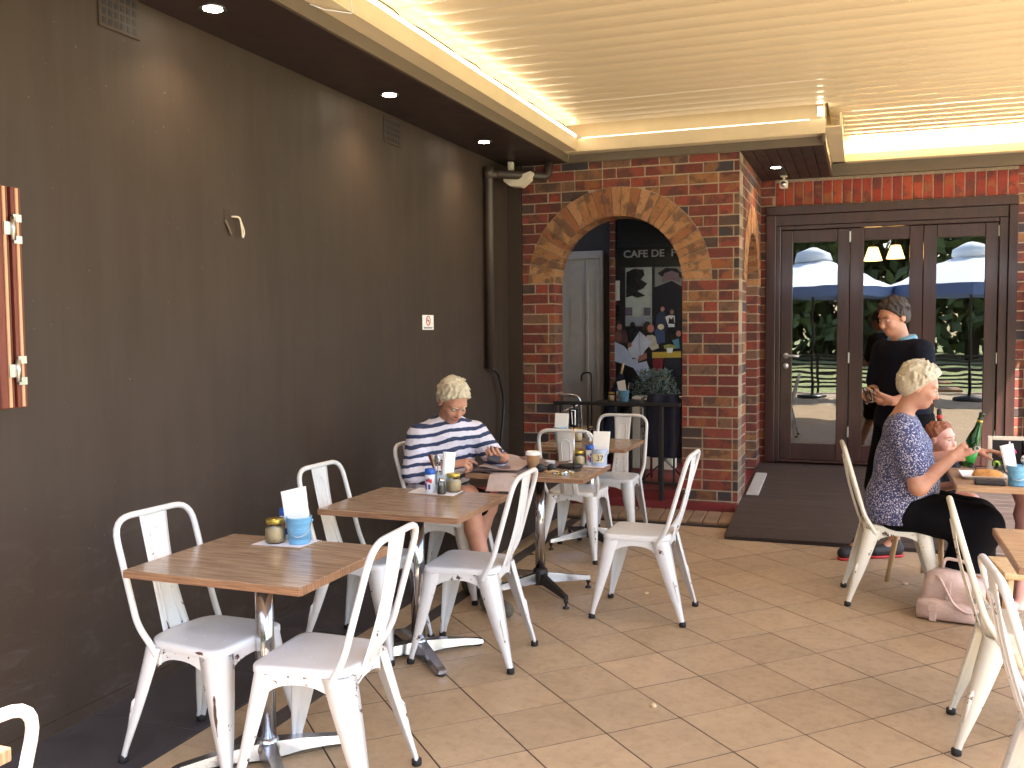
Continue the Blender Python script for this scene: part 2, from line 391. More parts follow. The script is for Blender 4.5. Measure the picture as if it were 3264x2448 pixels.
for i in range(-5, 18):
    for j in range(-4, 34):
        if (i + j) % 2: continue
        cx, cy = -1.1325 + (i + .0) * hd, 4.12 + (j - 16) * hd
        cy += hd                                    # tile centres sit between lattice nodes
        poly = [(cx + TS, cy), (cx, cy + TS), (cx - TS, cy), (cx, cy - TS)]
        q = clip_half(poly, -1, 0, 2.118)
        q = clip_half(q, 1, 0, 3.0) if q else q; q = clip_half(q, 0, 1, 7.28) if q else q; q = clip_half(q, 0, -1, .6) if q else q
        if len(q) < 3: continue
        ar = abs(sum(q[k][0] * q[(k + 1) % len(q)][1] - q[(k + 1) % len(q)][0] * q[k][1] for k in range(len(q)))) / 2
        if ar < .002: continue
        full = abs(ar - 2 * TS * TS) < 1e-4
        vis = inframe(cx, cy) or any(inframe(*p) for p in q)
        if not vis: rest.prism(q, -.006, 0, (0, 1, 2)); continue
        if full:
            put('tile', tile_me, floor, (cx, cy, rnd.uniform(-.0006, .0006)), 0, (rnd.uniform(-.002, .002), rnd.uniform(-.002, .002), 0))
        else:
            MB().prism([(a - cx, b - cy) for a, b in q], -.006, 0, (0, 1, 2)).build('tile', M_tile, floor, (cx, cy, 0))
o = rest.build('outer_tiles', M_tile, floor); o['kind'] = 'stuff'
slab = MB().box((-.26, -.297, -.006), (.26, .297, .001), .002).mesh('slate_slab', M_slate)
row = MB().box((-.082, -.167, -.006), (.082, .167, 0), .001).mesh('row_tile', M_tile)
brd = MB().box((-.041, -.247, -.006), (.041, .247, .0005), .001).mesh('border_tile', M_strip)
for k in range(14): put('slate_slab', slab, floor, (-2.637, .2 + k * .6, 0))
for k in range(21): put('row_tile', row, floor, (-2.289, .6 + k * .337, 0))
for k in range(14): put('border_tile', brd, floor, (-2.1625, .55 + k * .497, 0))

# ---- rendered side wall
w = MB().prism([(-3.2, 0), (7.70, 0), (7.70, ROOFZ), (-3.2, ROOFZ)], -3.12, XW, (1, 2, 0))
side_wall = struct(w.build('rendered_wall', M_wall))
struct(MB().box((XW + .0005, .0, 0), (XW + .012, 5.55, .05)).build('wall_skirting', M_wall))
struct(MB().box((XW, 7.70, 0), (-2.772, 7.945, ROOFZ)).build('rendered_return_wall', M_wall))
# ---- roof slab, soffits
struct(MB().box((-3.2, RY0, ROOFZ), (RX1, 13.4, ROOFZ + .12)).build('roof', M_cream))  # unseen slab over the louvres, blocks the sky; its open edges are shaped for light
def soffit(name, lo, hi, matl): return struct(MB().box(lo, hi).build(name, matl))
soffit('dark_soffit', (XW + .001, RY0, 2.94), (-2.345, 7.70, 2.965), M_dark)
soffit('dark_soffit', (XW + .001, 7.702, 2.94), (-.93, YD, 2.965), M_dark)
sf = soffit('boarded_soffit', (-.928, 7.702, 2.952), (-.29, YD, 2.97), M_dark)
for k in range(7):
    MB().box((-.924 + k * .091, 7.704, 2.938), (-.924 + k * .091 + .083, YD - .002, 2.951), .002).build('plank', M_dark, sf)
# ---- cream gutter frame round the louvre opening
gut = thing('gutter_frame', 'cream metal gutter frame edging the louvred roof opening', 'gutter')
def gutter_y(x, y0, y1, s, zf, parent):     # runs along Y, opening on the +x (s=1) / -x (s=-1) side
    def b(n, x0, x1, z0, z1, m): MB().box((min(x0, x1), y0, z0), (max(x0, x1), y1, z1)).build(n, m, parent)
    b('fascia_board', x - s * .02, x, 2.935, zf, M_fascia)
    b('gutter_base', x - s * .02, x + s * .113, zf + .001, zf + .012, M_cream)
    b('gutter_lip', x + s * .101, x + s * .113, zf + .013, zf + .105, M_cream)
    b('gutter_back', x - s * .02, x - s * .008, zf + .013, ROOFZ, M_cream)
def gutter_x(y, x0, x1, zf, hl, parent):    # runs along X, opening on the -y side
    def b(n, y0, y1, z0, z1, m): MB().box((x0, y0, z0), (x1, y1, z1)).build(n, m, parent)
    b('fascia_board', y, y + .02, 2.935, zf, M_fascia)
    b('gutter_base', y - .113, y + .02, zf + .001, zf + .012, M_cream)
    b('gutter_lip', y - .113, y - .101, zf + .013, zf + hl, M_cream)
    b('gutter_back', y + .008, y + .02, zf + .013, ROOFZ, M_cream)
gutter_y(-2.34, RY0, 7.68, 1, 3.005, gut)
gutter_x(7.68, -2.339, -.281, 3.0, .105, gut)
gutter_y(-.28, 7.57, 9.28, 1, 3.04, gut)
gutter_x(9.30, -.279, RX1, 3.04, .075, gut)
# lit tubes
led = thing('light_strip', 'glowing warm light tube lying in the gutter above the dark wall', 'light strip')
MB().tube([(-2.243, RY0 + .2, 3.128), (-2.243, 7.56, 3.128)], .013, 8).build('glowing_tube', M_led, led)
cord = [(-2.236 + .006 * math.sin(k * 2.1), .6 + k * .12, 3.146 + .005 * math.sin(k * 1.3)) for k in range(58)]
MB().tube(cord, .004, 5).build('cord', M_rubber, led)
led2 = thing('light_strip', 'glowing light tube hidden behind the gutter lip over the brick arch', 'light strip')
MB().tube([(-2.2, 7.615, 3.112), (-.4, 7.615, 3.112)], .011, 8).build('glowing_tube', M_led2, led2)
led3 = thing('light_strip', 'dazzling light tube in the recess above the timber doors', 'light strip')
MB().tube([(-.12, 9.235, 3.10), (RX1 - .1, 9.235, 3.10)], .014, 8).build('glowing_tube', M_ledb, led3)
wl = thing('work_light', 'small glass work light at the corner of the roof opening', 'lamp', (-.32, 7.52, 3.112))
MB().tube([(0, 0, .006), (0, 0, .075)], .018, 10).build('glowing_bulb', M_led, wl)
MB().tube([(0, 0, -.006), (0, 0, .006)], .022, 10).build('lamp_base', M_alu, wl)
# louvre blades
lou = thing('louvre_roof', 'cream louvred opening roof of long overlapping blades', 'louvred roof')
def blade(x0, x1):
    prof = [(-.0885, .014), (-.087, .002), (-.06, -.004), (-.02, -.0085), (.02, -.009), (.06, -.006), (.085, .0015), (.096, .006), (.096, .010), (.06, .0), (.02, -.001), (-.02, -.001), (-.06, .002), (-.083, .005), (-.085, .014)]
    mb = MB(); n = len(prof); vs = [(x, a, b) for x in (x0, x1) for a, b in prof]
    mb.add(vs, [(i, (i + 1) % n, n + (i + 1) % n, n + i) for i in range(n)], False)
    mb.add([vs[i] for i in range(n)], [tuple(range(n))]); mb.add([vs[n + i] for i in range(n)], [tuple(range(n))[::-1]])
    return mb.mesh('louvre_blade', M_blade)
bl_long, bl_short = blade(-2.325, RX1), blade(-.262, RX1)
y = RY0 + .12
while y < 9.2:
    put('louvre_blade', bl_long if y < 7.56 else bl_short, lou, (0, y, 3.205)); y += .178
wc = MB().tube(fillet([(-2.232, 3.9, 3.116), (-2.226, 3.9, 3.02), (-2.222, 3.9, 2.999), (-2.3, 3.78, 2.99), (-2.337, 3.72, 3.0)], .01), .003, 5).build('dangling_wire', M_shk)
tag(wc, 'thin white wire hanging loose over the cream gutter', 'wire')

# ---- brick walls
BH, BL, MJ = .0858, .2396, .0096
brick_cache = {}
def brick_me(l, d, matl):
    key = (round(l, 3), round(d, 3), matl.name)
    if key not in brick_cache:
        brick_cache[key] = MB().box((0, 0, 0), (l, d, BH - MJ), .0035).mesh('brick', matl)
    return brick_cache[key]
def in_circ(p, c, r): return (p[0] - c[0]) ** 2 + (p[1] - c[1]) ** 2 < r * r
def cut_circle(rect, c, r):
    (u0, z0, u1, z1) = rect; n = 14; pts = []
    for a, b in (((u0, z0), (u1, z0)), ((u1, z0), (u1, z1)), ((u1, z1), (u0, z1)), ((u0, z1), (u0, z0))):
        for k in range(n): pts.append((a[0] + (b[0] - a[0]) * k / n, a[1] + (b[1] - a[1]) * k / n))
    ins = [in_circ(p, c, r) for p in pts]
    if not any(ins): return 'all'
    if all(ins): return None
    N = len(pts); st = next(i for i in range(N) if not ins[i] and ins[i - 1]); out = []
    i = 0
    while i < N:
        k = (st + i) % N
        if not ins[k]: out.append(pts[k]); i += 1; continue
        j = i
        while j < N and ins[(st + j) % N]: j += 1
        pa, pb = pts[(st + i - 1) % N], pts[(st + j) % N]
        a0 = math.atan2(pa[1] - c[1], pa[0] - c[0]); a1 = math.atan2(pb[1] - c[1], pb[0] - c[0]); d = (a1 - a0 + PI) % (2 * PI) - PI
        for t in range(0, 5): a = a0 + d * t / 4; out.append((c[0] + r * math.cos(a), c[1] + r * math.sin(a)))
        i = j
    simp = []
    for k, p in enumerate(out):         # drop collinear points
        a, b = out[k - 1], out[(k + 1) % len(out)]
        if abs((p[0] - a[0]) * (b[1] - p[1]) - (p[1] - a[1]) * (b[0] - p[0])) > 1e-7: simp.append(p)
    ar = abs(sum(simp[k][0] * simp[(k + 1) % len(simp)][1] - simp[(k + 1) % len(simp)][0] * simp[k][1] for k in range(len(simp)))) / 2 if len(simp) > 2 else 0
    return simp if ar > .0012 else None
def brick_wall(parent, to_world, length, z0, z1, opening=None, depth=.2, proud=.0028, start_off=0, rect_open=None, skip=None):
    """courses of bricks in (u, z); to_world(u, d, z) -> object location, rotation given by parent rotation"""
    k = 0; z = z0
    while z < z1 - .03:
        u = -(.1198 if k % 2 else 0) - start_off
        while u < length - .005:
            l = BL if rnd.random() > .16 else BL / 2
            a, b = max(0, u), min(length, u + l - MJ); u += l
            if b - a < .03: continue
            top = min(z + BH - MJ, z1); rect = (a, z, b, top); pieces = [rect]
            for op in (opening, rect_open):
                if not op: continue
                nx = []
                for (a0, za, b0, zb) in pieces:
                    ua, ub, zt = op['u0'], op['u1'], op['z1']
                    if za >= zt or zb <= op.get('z0', -1) or b0 <= ua or a0 >= ub: nx.append((a0, za, b0, zb)); continue
                    if a0 < ua - .02: nx.append((a0, za, ua, zb))
                    if b0 > ub + .02: nx.append((ub, za, b0, zb))
                pieces = nx
            for (a0, za, b0, zb) in pieces:
                jit = rnd.uniform(-.0015, .0025)
                if opening and z > opening['c'][1] - .005:
                    q = cut_circle((a0, za, b0, zb), opening['c'], opening['R'])
                    if q is None: continue
                    if q != 'all':
                        cx, cz = q[0]
                        MB().prism([(p[0] - cx, p[1] - cz) for p in q], 0, depth, (0, 2, 1)).build('brick', M_brick, parent, (cx, -proud - jit, cz)); continue
                if zb - za < BH - MJ - .002:
                    MB().box((0, 0, 0), (b0 - a0, depth, zb - za), .003).build('brick', M_brick, parent, (a0, -proud - jit, za)); continue
                put('brick', brick_me(b0 - a0, depth, M_brick), parent, (a0, -proud - jit, za))
        z += BH; k += 1
def arch_ring(parent, c, r, R, depth, n):
    wo = 2 * PI * R / (2 * n) ; a = PI / n
    gi, go = .006 / r / 2, .008 / R / 2
    me = MB().prism([(r * math.sin(-a / 2 + gi), r * math.cos(a / 2 - gi)), (r * math.sin(a / 2 - gi), r * math.cos(a / 2 - gi)),
                     (R * math.sin(a / 2 - go), R * math.cos(a / 2 - go)), (0, R * math.cos((a / 2 - go)) + .002), (R * math.sin(-a / 2 + go), R * math.cos(a / 2 - go))], 0, depth, (0, 2, 1)).mesh('arch_brick', M_vouss)
    for k in range(n):
        put('arch_brick', me, parent, (c[0], -.008 + rnd.uniform(-.002, .002), c[1]), 0, (0, PI / 2 - (k + .5) * a, 0))
def arch_body(w, z0, z1, op, depth, y0=0):
    cx, cz = op['c']; r = op['r'] + .004
    poly = [(0, z0), (op['u0'] - .003, z0), (op['u0'] - .003, cz)] + arc(cx, cz, r, PI, 0, 28) + [(op['u1'] + .003, cz), (op['u1'] + .003, z0), (w, z0), (w, z1), (0, z1)]
    return MB().prism(poly, y0, depth, (0, 2, 1))
aw = thing('brick_arch_wall', 'red brick wall with a big round arch of tan bricks beside the dark wall', 'brick wall', (-2.768, YB, 0))
opF = dict(u0=.293, u1=1.383, z1=1.9326, c=(.838, 1.9326), r=.545, R=.787)
arch_body(1.838, .0, 2.94, opF, .222).build('mortar', M_mortar, aw)
brick_wall(aw, None, 1.838, .045, 2.935, opF, .218)
arch_ring(aw, opF['c'], .545, .78, .232, 29)
sw = thing('brick_porch_side_wall', 'short brick side wall with a narrow arch leading from the doors into the porch', 'brick wall', (-.93, 7.943, 0), PI / 2)
opS = dict(u0=.27, u1=1.16, z1=1.9326, c=(.715, 1.9326), r=.445, R=.69)
b = arch_body(1.437, .0, 2.94, opS, .218); b.build('mortar', M_mortar, sw)
brick_wall(sw, None, 1.437, .045, 2.935, opS, .214, start_off=.05)
arch_ring(sw, opS['c'], .445, .682, .228, 24)
dw = thing('brick_door_wall', 'red brick wall with a soldier course above the dark timber doors', 'brick wall', (-.928, YD, 0))
opD = dict(u0=.052, u1=2.196, z1=2.682, z0=-1)
for (a, b_, z0, z1) in ((0, .05, .2, 2.94), (2.198, 3.45, .0, 2.94), (.051, 2.197, 2.684, 2.94)):
    MB().box((a, 0, z0), (b_, .2, z1)).build('mortar', M_mortar, dw)
brick_wall(dw, None, 3.4, .215, 2.94, None, .18, rect_open=dict(u0=.13, u1=2.196, z1=2.93, z0=-1))
sold = MB().box((0, 0, 0), (.0764, .15, .218), .004).mesh('soldier_brick', M_sold)
for k in range(24): put('soldier_brick', sold, dw, (.136 + k * .0862, -.006 + rnd.uniform(-.002, .002), 2.692))
# ---- porch behind the arch
PZ = .19
struct(MB().box((-3.3, YB + .03, -.05), (-.936, YD, PZ)).build('porch_floor', M_redfl))
struct(MB().box((-2.768, YB - .06, -.004), (-.97, YB + .03, .115)).build('porch_step', M_redfl))
pav = MB().box((-.054, -.15, 0), (.054, .15, .045), .006).mesh('paver', M_paver)
kb = struct(MB().box((-2.9, 7.282, -.05), (-.93, YB - .07, .012)).build('kerb', M_grout))
for k in range(17): put('paver', pav, kb, (-2.80 + k * .1135, 7.475 + rnd.uniform(-.006, .006), .002), 0, (.10, 0, rnd.uniform(-.01, .01)))
M_pwall = mat('porch_plaster', C(70, 62, 58), .8, var=.15)
struct(MB().box((-3.4, YB + .225, 0), (-3.3, YD, 2.94)).build('porch_end_wall', M_pwall))
struct(MB().box((-3.4, YB + .228, 0), (-2.77, YB + .24, 2.94)).build('porch_inner_wall', M_pwall))
struct(MB().box((-3.4, YD + .002, 0), (-.93, YD + .15, 2.94)).build('porch_back_wall', M_pwall))
gd = thing('grey_door', 'tall pale grey panelled door inside the brick porch', 'door', (-2.98, 9.30, PZ))
MB().box((-.2, 0, 0), (.505, .05, 2.14), .004).build('door_leaf', M_rend2, gd)
for n, x0, x1, z0, z1 in (('door_panel', -.15, .10, .3, 1.86), ('door_panel', .165, .275, 1.28, 1.68)):
    MB().box((x0, -.006, z0), (x1, -.001, z1), .002).build(n, M_rend2, gd)
for x in (.33, .44): MB().box((x, -.016, 0), (x + .03, -.001, 2.05), .004).build('door_moulding', M_rend2, gd)
MB().box((-.2, -.016, 2.06), (.47, -.001, 2.10), .004).build('door_moulding', M_rend2, gd)
bp = thing('brick_pier', 'slim brick pier between the grey door and the cafe picture', 'pier', (-2.385, 9.22, PZ))
for k in range(31):
    put('brick', brick_me(.055, .1, M_brick), bp, (0, 0, k * BH))
MB().box((.004, .006, 0), (.05, .15, 2.74)).build('mortar', M_mortar, bp)
# ---- large framed cafe photograph on the porch wall
MURAL=[((28, 30, 27),[(-2.333,2.35),(-1.666,2.334),(-1.665,2.146),(-2.333,2.157)]),
((120, 125, 120),[(-2.227,2.144),(-1.96,2.145),(-1.959,1.562),(-2.227,1.564)]),
((22, 22, 26),[(-2.217,2.101),(-2.14,2.135),(-2.045,2.123),(-2.035,2.068),(-2.073,2.023),(-2.007,1.984),(-2.045,1.938),(-2.102,1.911),(-2.026,1.863),(-2.112,1.844),(-2.16,1.865),(-2.222,1.848)]),
((140, 140, 138),[(-2.329,2.02),(-2.285,2.019),(-2.285,1.82),(-2.329,1.821)]),
((25, 22, 24),[(-2.329,1.774),(-2.29,1.773),(-2.29,1.631),(-2.329,1.632)]),
((95, 97, 95),[(-1.931,2.14),(-1.665,2.141),(-1.665,1.948),(-1.931,1.949)]),
((22, 22, 26),[(-1.903,2.083),(-1.819,2.132),(-1.716,2.124),(-1.665,2.077),(-1.665,2.021),(-1.762,2.079),(-1.856,2.045)]),
((90, 74, 80),[(-1.865,1.989),(-1.837,2.081),(-1.762,2.102),(-1.697,2.078),(-1.674,1.985),(-1.762,2.015)]),
((17, 17, 26),[(-1.95,1.936),(-1.856,1.971),(-1.762,2.005),(-1.665,1.948),(-1.663,1.523),(-1.95,1.525)]),
((100, 105, 112),[(-2.227,1.659),(-1.964,1.656),(-1.964,1.562),(-2.227,1.564)]),
((70, 64, 76),[(-2.227,1.751),(-2.155,1.75),(-2.155,1.667),(-2.227,1.668)]),
((62, 60, 72),[(-2.035,1.746),(-1.971,1.745),(-1.971,1.665),(-2.035,1.666)]),
((38, 42, 58),[(-1.912,1.665),(-1.865,1.711),(-1.822,1.691),(-1.813,1.514),(-1.931,1.515)]),
((120, 85, 80),[(-1.83,1.729),(-1.834,1.744),(-1.844,1.753),(-1.857,1.753),(-1.867,1.744),(-1.871,1.729),(-1.867,1.714),(-1.857,1.705),(-1.844,1.705),(-1.834,1.714)]),
((150, 150, 152),[(-1.824,1.652),(-1.785,1.668),(-1.732,1.662),(-1.729,1.588),(-1.799,1.575)]),
((20, 18, 24),[(-1.785,1.644),(-1.761,1.626),(-1.743,1.658),(-1.722,1.542),(-1.78,1.43),(-1.794,1.579)]),
((155, 158, 165),[(-1.794,1.584),(-1.733,1.581),(-1.731,1.551),(-1.793,1.551)]),
((100, 76, 70),[(-1.736,1.698),(-1.74,1.713),(-1.751,1.722),(-1.763,1.722),(-1.774,1.713),(-1.777,1.698),(-1.774,1.683),(-1.763,1.674),(-1.751,1.674),(-1.74,1.683)]),
((105, 78, 72),[(-2.258,1.555),(-2.263,1.575),(-2.277,1.587),(-2.294,1.587),(-2.307,1.575),(-2.313,1.556),(-2.308,1.536),(-2.294,1.524),(-2.277,1.524),(-2.263,1.536)]),
((62, 46, 46),[(-2.324,1.518),(-2.285,1.527),(-2.208,1.517),(-2.194,1.403),(-2.325,1.394)]),
((24, 22, 28),[(-2.123,1.573),(-2.128,1.592),(-2.142,1.604),(-2.158,1.605),(-2.172,1.593),(-2.177,1.573),(-2.172,1.554),(-2.158,1.542),(-2.142,1.542),(-2.128,1.554)]),
((20, 20, 28),[(-2.208,1.541),(-2.15,1.55),(-2.088,1.54),(-2.102,1.45),(-2.189,1.432)]),
((42, 32, 32),[(-1.959,1.557),(-1.967,1.589),(-1.989,1.608),(-2.015,1.608),(-2.036,1.589),(-2.045,1.558),(-2.036,1.527),(-2.015,1.508),(-1.989,1.508),(-1.967,1.527)]),
((128, 84, 78),[(-1.932,1.539),(-1.939,1.563),(-1.956,1.579),(-1.977,1.579),(-1.994,1.564),(-2.001,1.539),(-1.994,1.514),(-1.977,1.499),(-1.956,1.499),(-1.939,1.514)]),
((132, 126, 116),[(-2.006,1.469),(-1.949,1.478),(-1.907,1.449),(-1.883,1.346),(-1.949,1.318),(-2.006,1.384)]),
((45, 55, 80),[(-1.931,1.524),(-1.874,1.543),(-1.827,1.514),(-1.822,1.402),(-1.902,1.384)]),
((150, 140, 120),[(-1.832,1.554),(-1.838,1.57),(-1.854,1.58),(-1.875,1.581),(-1.891,1.571),(-1.898,1.554),(-1.891,1.538),(-1.875,1.527),(-1.854,1.527),(-1.838,1.537)]),
((132, 136, 148),[(-2.078,1.511),(-1.949,1.403),(-2.025,1.318),(-2.064,1.233),(-2.16,1.252),(-2.198,1.337)]),
((112, 116, 128),[(-2.078,1.511),(-2.064,1.233),(-2.071,1.231),(-2.087,1.502)]),
((80, 58, 52),[(-2.252,1.456),(-2.26,1.487),(-2.282,1.507),(-2.309,1.507),(-2.331,1.487),(-2.339,1.456),(-2.331,1.425),(-2.309,1.405),(-2.282,1.405),(-2.26,1.424)]),
((124, 130, 148),[(-2.329,1.408),(-2.237,1.366),(-2.16,1.28),(-2.15,1.233),(-2.092,1.243),(-2.092,1.195),(-2.006,1.215),(-1.954,1.074),(-2.044,1.007),(-2.141,1.148),(-2.33,1.213)]),
((112, 76, 66),[(-2.088,1.262),(-2.006,1.299),(-2.002,1.243),(-2.083,1.21)]),
((112, 76, 66),[(-2.198,1.394),(-2.16,1.403),(-2.155,1.365),(-2.194,1.342)]),
((82, 28, 32),[(-1.949,1.243),(-1.834,1.244),(-1.852,1.103),(-1.93,1.083)]),
((24, 26, 34),[(-1.831,1.248),(-1.663,1.253),(-1.662,1.058),(-1.817,1.075)]),
((130, 110, 48),[(-1.949,1.304),(-1.663,1.314),(-1.663,1.253),(-1.949,1.246)]),
((104, 104, 62),[(-1.836,1.37),(-1.78,1.384),(-1.714,1.374),(-1.703,1.342),(-1.826,1.335)]),
((158, 158, 158),[(-1.808,1.346),(-1.74,1.346),(-1.751,1.298),(-1.798,1.298)]),
((60, 98, 114),[(-1.752,1.421),(-1.686,1.439),(-1.675,1.346),(-1.703,1.335)]),
((120, 85, 80),[(-1.662,1.486),(-1.667,1.503),(-1.679,1.514),(-1.694,1.514),(-1.706,1.504),(-1.711,1.486),(-1.706,1.468),(-1.694,1.457),(-1.679,1.457),(-1.667,1.468)]),
((90, 70, 55),[(-1.949,1.055),(-1.798,1.066),(-1.798,1.029),(-1.949,1.017)])]
mu = thing('cafe_mural', 'big dark wall picture of a street cafe with CAFE DE on its awning', 'picture', (0, 9.25, 0))
MB().box((-2.318, .012, .3), (-.96, .05, 2.72)).build('backing_board', M_ink, mu)
groups = {}
mb = MB(); mats_ = [mat('mural_dark', C(22, 22, 26), .35, var=0)]; mb.box((-2.315, .006, .32), (-.965, .0115, 2.70))
keyi = {}
for k, (c, p) in enumerate(MURAL):
    if c not in keyi: keyi[c] = len(mats_); mats_.append(mat('mural_ink', C(*[min(255, int(v * 1.35)) for v in c]), .2, var=.1, vscale=20))
    mb.prism(p, .0055 - k * .0011, .0062 - k * .0011 + .0008, (0, 2, 1), keyi[c])
mb.build('printed_sheet', mats_, mu)
def text(name, body, size, matl, parent, loc, rot, ext=.0008, xs=1, align='LEFT', bold=0):
    cu = bpy.data.curves.new(name, 'FONT'); cu.body = body; cu.size = size; cu.extrude = ext; cu.align_x = align; cu.offset = bold
    t = bpy.data.objects.new(name, cu); COL.objects.link(t)
    me = bpy.data.meshes.new_from_object(t); bpy.data.objects.remove(t); me.materials.clear(); me.materials.append(matl)
    o = put(name, me, parent, loc, 0, rot); o.scale = (xs, 1, 1); return o
text('lettering', 'CAFE DE', .098, mat('mural_lettering', C(150, 150, 150), .5, var=0), mu, (-2.236, -.046, 2.243), (PI / 2, 0, 0), .001, 1.08, bold=.002)
text('lettering', 'F', .098, MATS['mural_lettering'], mu, (-1.763, -.046, 2.243), (PI / 2, 0, 0), .001, 1.08, bold=.002)
# ---- timber ramp
rp = struct(MB().prism([(6.9, -.004), (9.375, -.004), (9.375, .232), (6.9, .012)], -.925, 2.2, (1, 2, 0)).build('timber_ramp', M_dark))
ang = math.atan2(.22, 2.475)
me = MB().box((-.93, 0, 0), (2.2, .1165, .016), .002).mesh('plank', M_plank)
for k in range(20):
    yy = 6.905 + k * .1185 * math.cos(ang); put('plank', me, rp, (0, yy, .0135 + (yy - 6.9) * math.tan(ang)), 0, (ang, 0, 0))
me = MB().prism([(0, 0), (1.0, 0), (1.0, .012), (0, .012)], 0, .16, (1, 2, 0)).mesh('grip_strip', M_rend2)
gs = thing('door_mat', 'pale ribbed mat strip lying against the porch side wall on the ramp', 'mat', (-.90, 8.05, .135))
mb = MB()
mb.box((0, 0, 0), (.10, .75, .008))
for k in range(24): mb.box((.004, .01 + k * .031, .008), (.098, .028 + k * .031, .016))
mb.build('ribbed_mat', M_rend2, gs); gs.rotation_euler = (ang, 0, 0)
# ---- bifold timber doors
bd = thing('bifold_doors', 'dark stained timber bifold doors with three glass leaves', 'door', (0, YD, 0))
Z0 = .245
def bxp(n, lo, hi, m, par, c=.004): return MB().box(lo, hi, c).build(n, m, par)
bxp('architrave', (-.876, -.05, Z0), (-.785, .02, 2.60), M_door, bd); bxp('architrave', (1.196, -.05, Z0), (1.268, .02, 2.60), M_door, bd)
bxp('architrave', (-.876, -.05, 2.602), (1.268, .02, 2.682), M_door, bd)
bxp('door_jamb', (-.784, -.02, Z0), (-.742, .12, 2.50), M_door, bd); bxp('door_jamb', (1.126, -.02, Z0), (1.195, .12, 2.50), M_door, bd)
bxp('door_head', (-.784, -.025, 2.502), (1.195, .12, 2.601), M_door, bd); bxp('door_head', (-.741, -.01, 2.462), (1.125, .12, 2.501), M_door, bd)
bxp('threshold', (-.741, -.01, Z0), (1.125, .12, Z0 + .02), M_door, bd)
def leaf(x0, x1, gx0, gx1, name='door_leaf'):
    p = bxp(name, (x0, .012, Z0 + .024), (gx0, .055, 2.458), M_door, bd)
    MB().box((gx1, .012, Z0 + .024), (x1, .055, 2.458), .004).build('stile', M_door, p)
    MB().box((gx0 + .0005, .014, Z0 + .024), (gx1 - .0005, .053, .428), .004).build('bottom_rail', M_door, p)
    MB().box((gx0 + .0005, .014, 2.342), (gx1 - .0005, .053, 2.458), .004).build('top_rail', M_door, p)
    MB().box((gx0 - .001, .030, .424), (gx1 + .001, .034, 2.346)).build('glass_pane', M_pane, p)
    return p
L1 = leaf(-.738, -.122, -.632, -.228); L2 = leaf(-.118, .508, .003, .395); L3 = leaf(.512, 1.122, .622, 1.018)
rX = Matrix.Rotation(PI / 2, 3, 'X')
MB().lathe([(0, 0), (.026, 0), (.026, .008), (.012, .010), (.012, .045)], 18, (-.687, .012, 1.268), rot=rX).tube([(-.687, -.03, 1.268), (-.60, -.034, 1.266), (-.565, -.034, 1.264)], .011, 10).build('lever_handle', M_satin, L1)
MB().lathe([(0, 0), (.026, 0), (.026, .008), (.010, .010), (.010, .014), (0, .014)], 18, (-.687, .012, 1.17), rot=rX).build('lock_cylinder', M_satin, L1)
for x in (-.120, 1.124):
    for z in (.55, 1.25, 2.38): MB().box((x - .007, -.004, z - .05), (x + .007, .011, z + .05), .002).build('hinge', M_zinc, bd)
# dark room behind the doors, with two lit pendant lamps
M_room = mat('dim_interior_paint', C(58, 46, 40), .8, var=.1)
for lo, hi, n in (((-1.4, 13.2, 0), (2.6, 13.3, 3.3), 'room_back_wall'), ((-1.4, YD + .21, 0), (-1.3, 13.2, 3.3), 'room_side_wall'), ((2.5, YD + .21, 0), (2.6, 13.2, 3.3), 'room_side_wall'), ((-1.4, YD + .12, .1), (2.6, 13.2, .24), 'room_floor'), ((-1.4, YD + .21, 3.0), (2.6, 13.2, 3.1), 'room_ceiling')):
    struct(MB().box(lo, hi).build(n, M_room))
for x, yy, lab in ((.10, 11.4, 'left'), (.34, 11.6, 'right')):
    pl = thing('pendant_lamp', 'amber glowing pendant shade seen through the %s glass door, %s of a pair' % ('middle', 'lower' if lab == 'left' else 'upper'), 'lamp', (x, yy, 2.28 + (.03 if lab == 'right' else 0)), group='pendant lamps inside the cafe')
    MB().lathe([(.05, .15), (.10, 0)], 16).build('lamp_shade', M_shade, pl)
    MB().tube([(0, 0, .14), (0, 0, .7)], .004, 6).build('flex', M_rubber, pl)
# dark slatted screen right of the doors
ss = thing('slatted_screen', 'dark slatted shutter against the brick right of the doors', 'shutter', (1.40, YD - .12, .24))
MB().box((0, 0, 0), (.045, .06, 1.75), .003).build('screen_frame', M_black, ss)
sl = MB().box((.046, .0, 0), (.6, .055, .012), .002).mesh('slat', M_black)
for k in range(28): put('slat', sl, ss, (0, 0, .04 + k * .062), 0, (.5, 0, 0))
# ---- fittings on walls and soffit
def downlight(x, y, lab):
    d = thing('downlight', lab, 'downlight', (x, y, 2.938), group='recessed downlights in the dark soffit')
    MB().lathe([(.042, 0), (.060, -.003), (.062, .0), (.060, .002)], 20).build('trim_ring', M_alu, d)
    MB().lathe([(0, -.002), (.041, -.003)], 20).build('glowing_lens', M_lamp, d)
    l = bpy.data.lights.new('downlight_beam', 'SPOT'); l.energy = 4; l.color = (1, .76, .5); l.spot_size = math.radians(125); l.spot_blend = 1; l.shadow_soft_size = .04
    lo = bpy.data.objects.new('downlight_beam', l); COL.objects.link(lo); lo.parent = d; lo.location = (0, 0, -.02)
downlight(-2.66, 3.46, 'glowing downlight nearest the top edge of the picture above the dark wall')
downlight(-2.655, 5.08, 'glowing downlight in the middle of the row of three over the dark wall')
downlight(-2.665, 6.60, 'glowing downlight in the dark soffit closest to the wall speaker')
downlight(-.73, 8.62, 'glowing downlight in the boarded soffit beside the security camera')
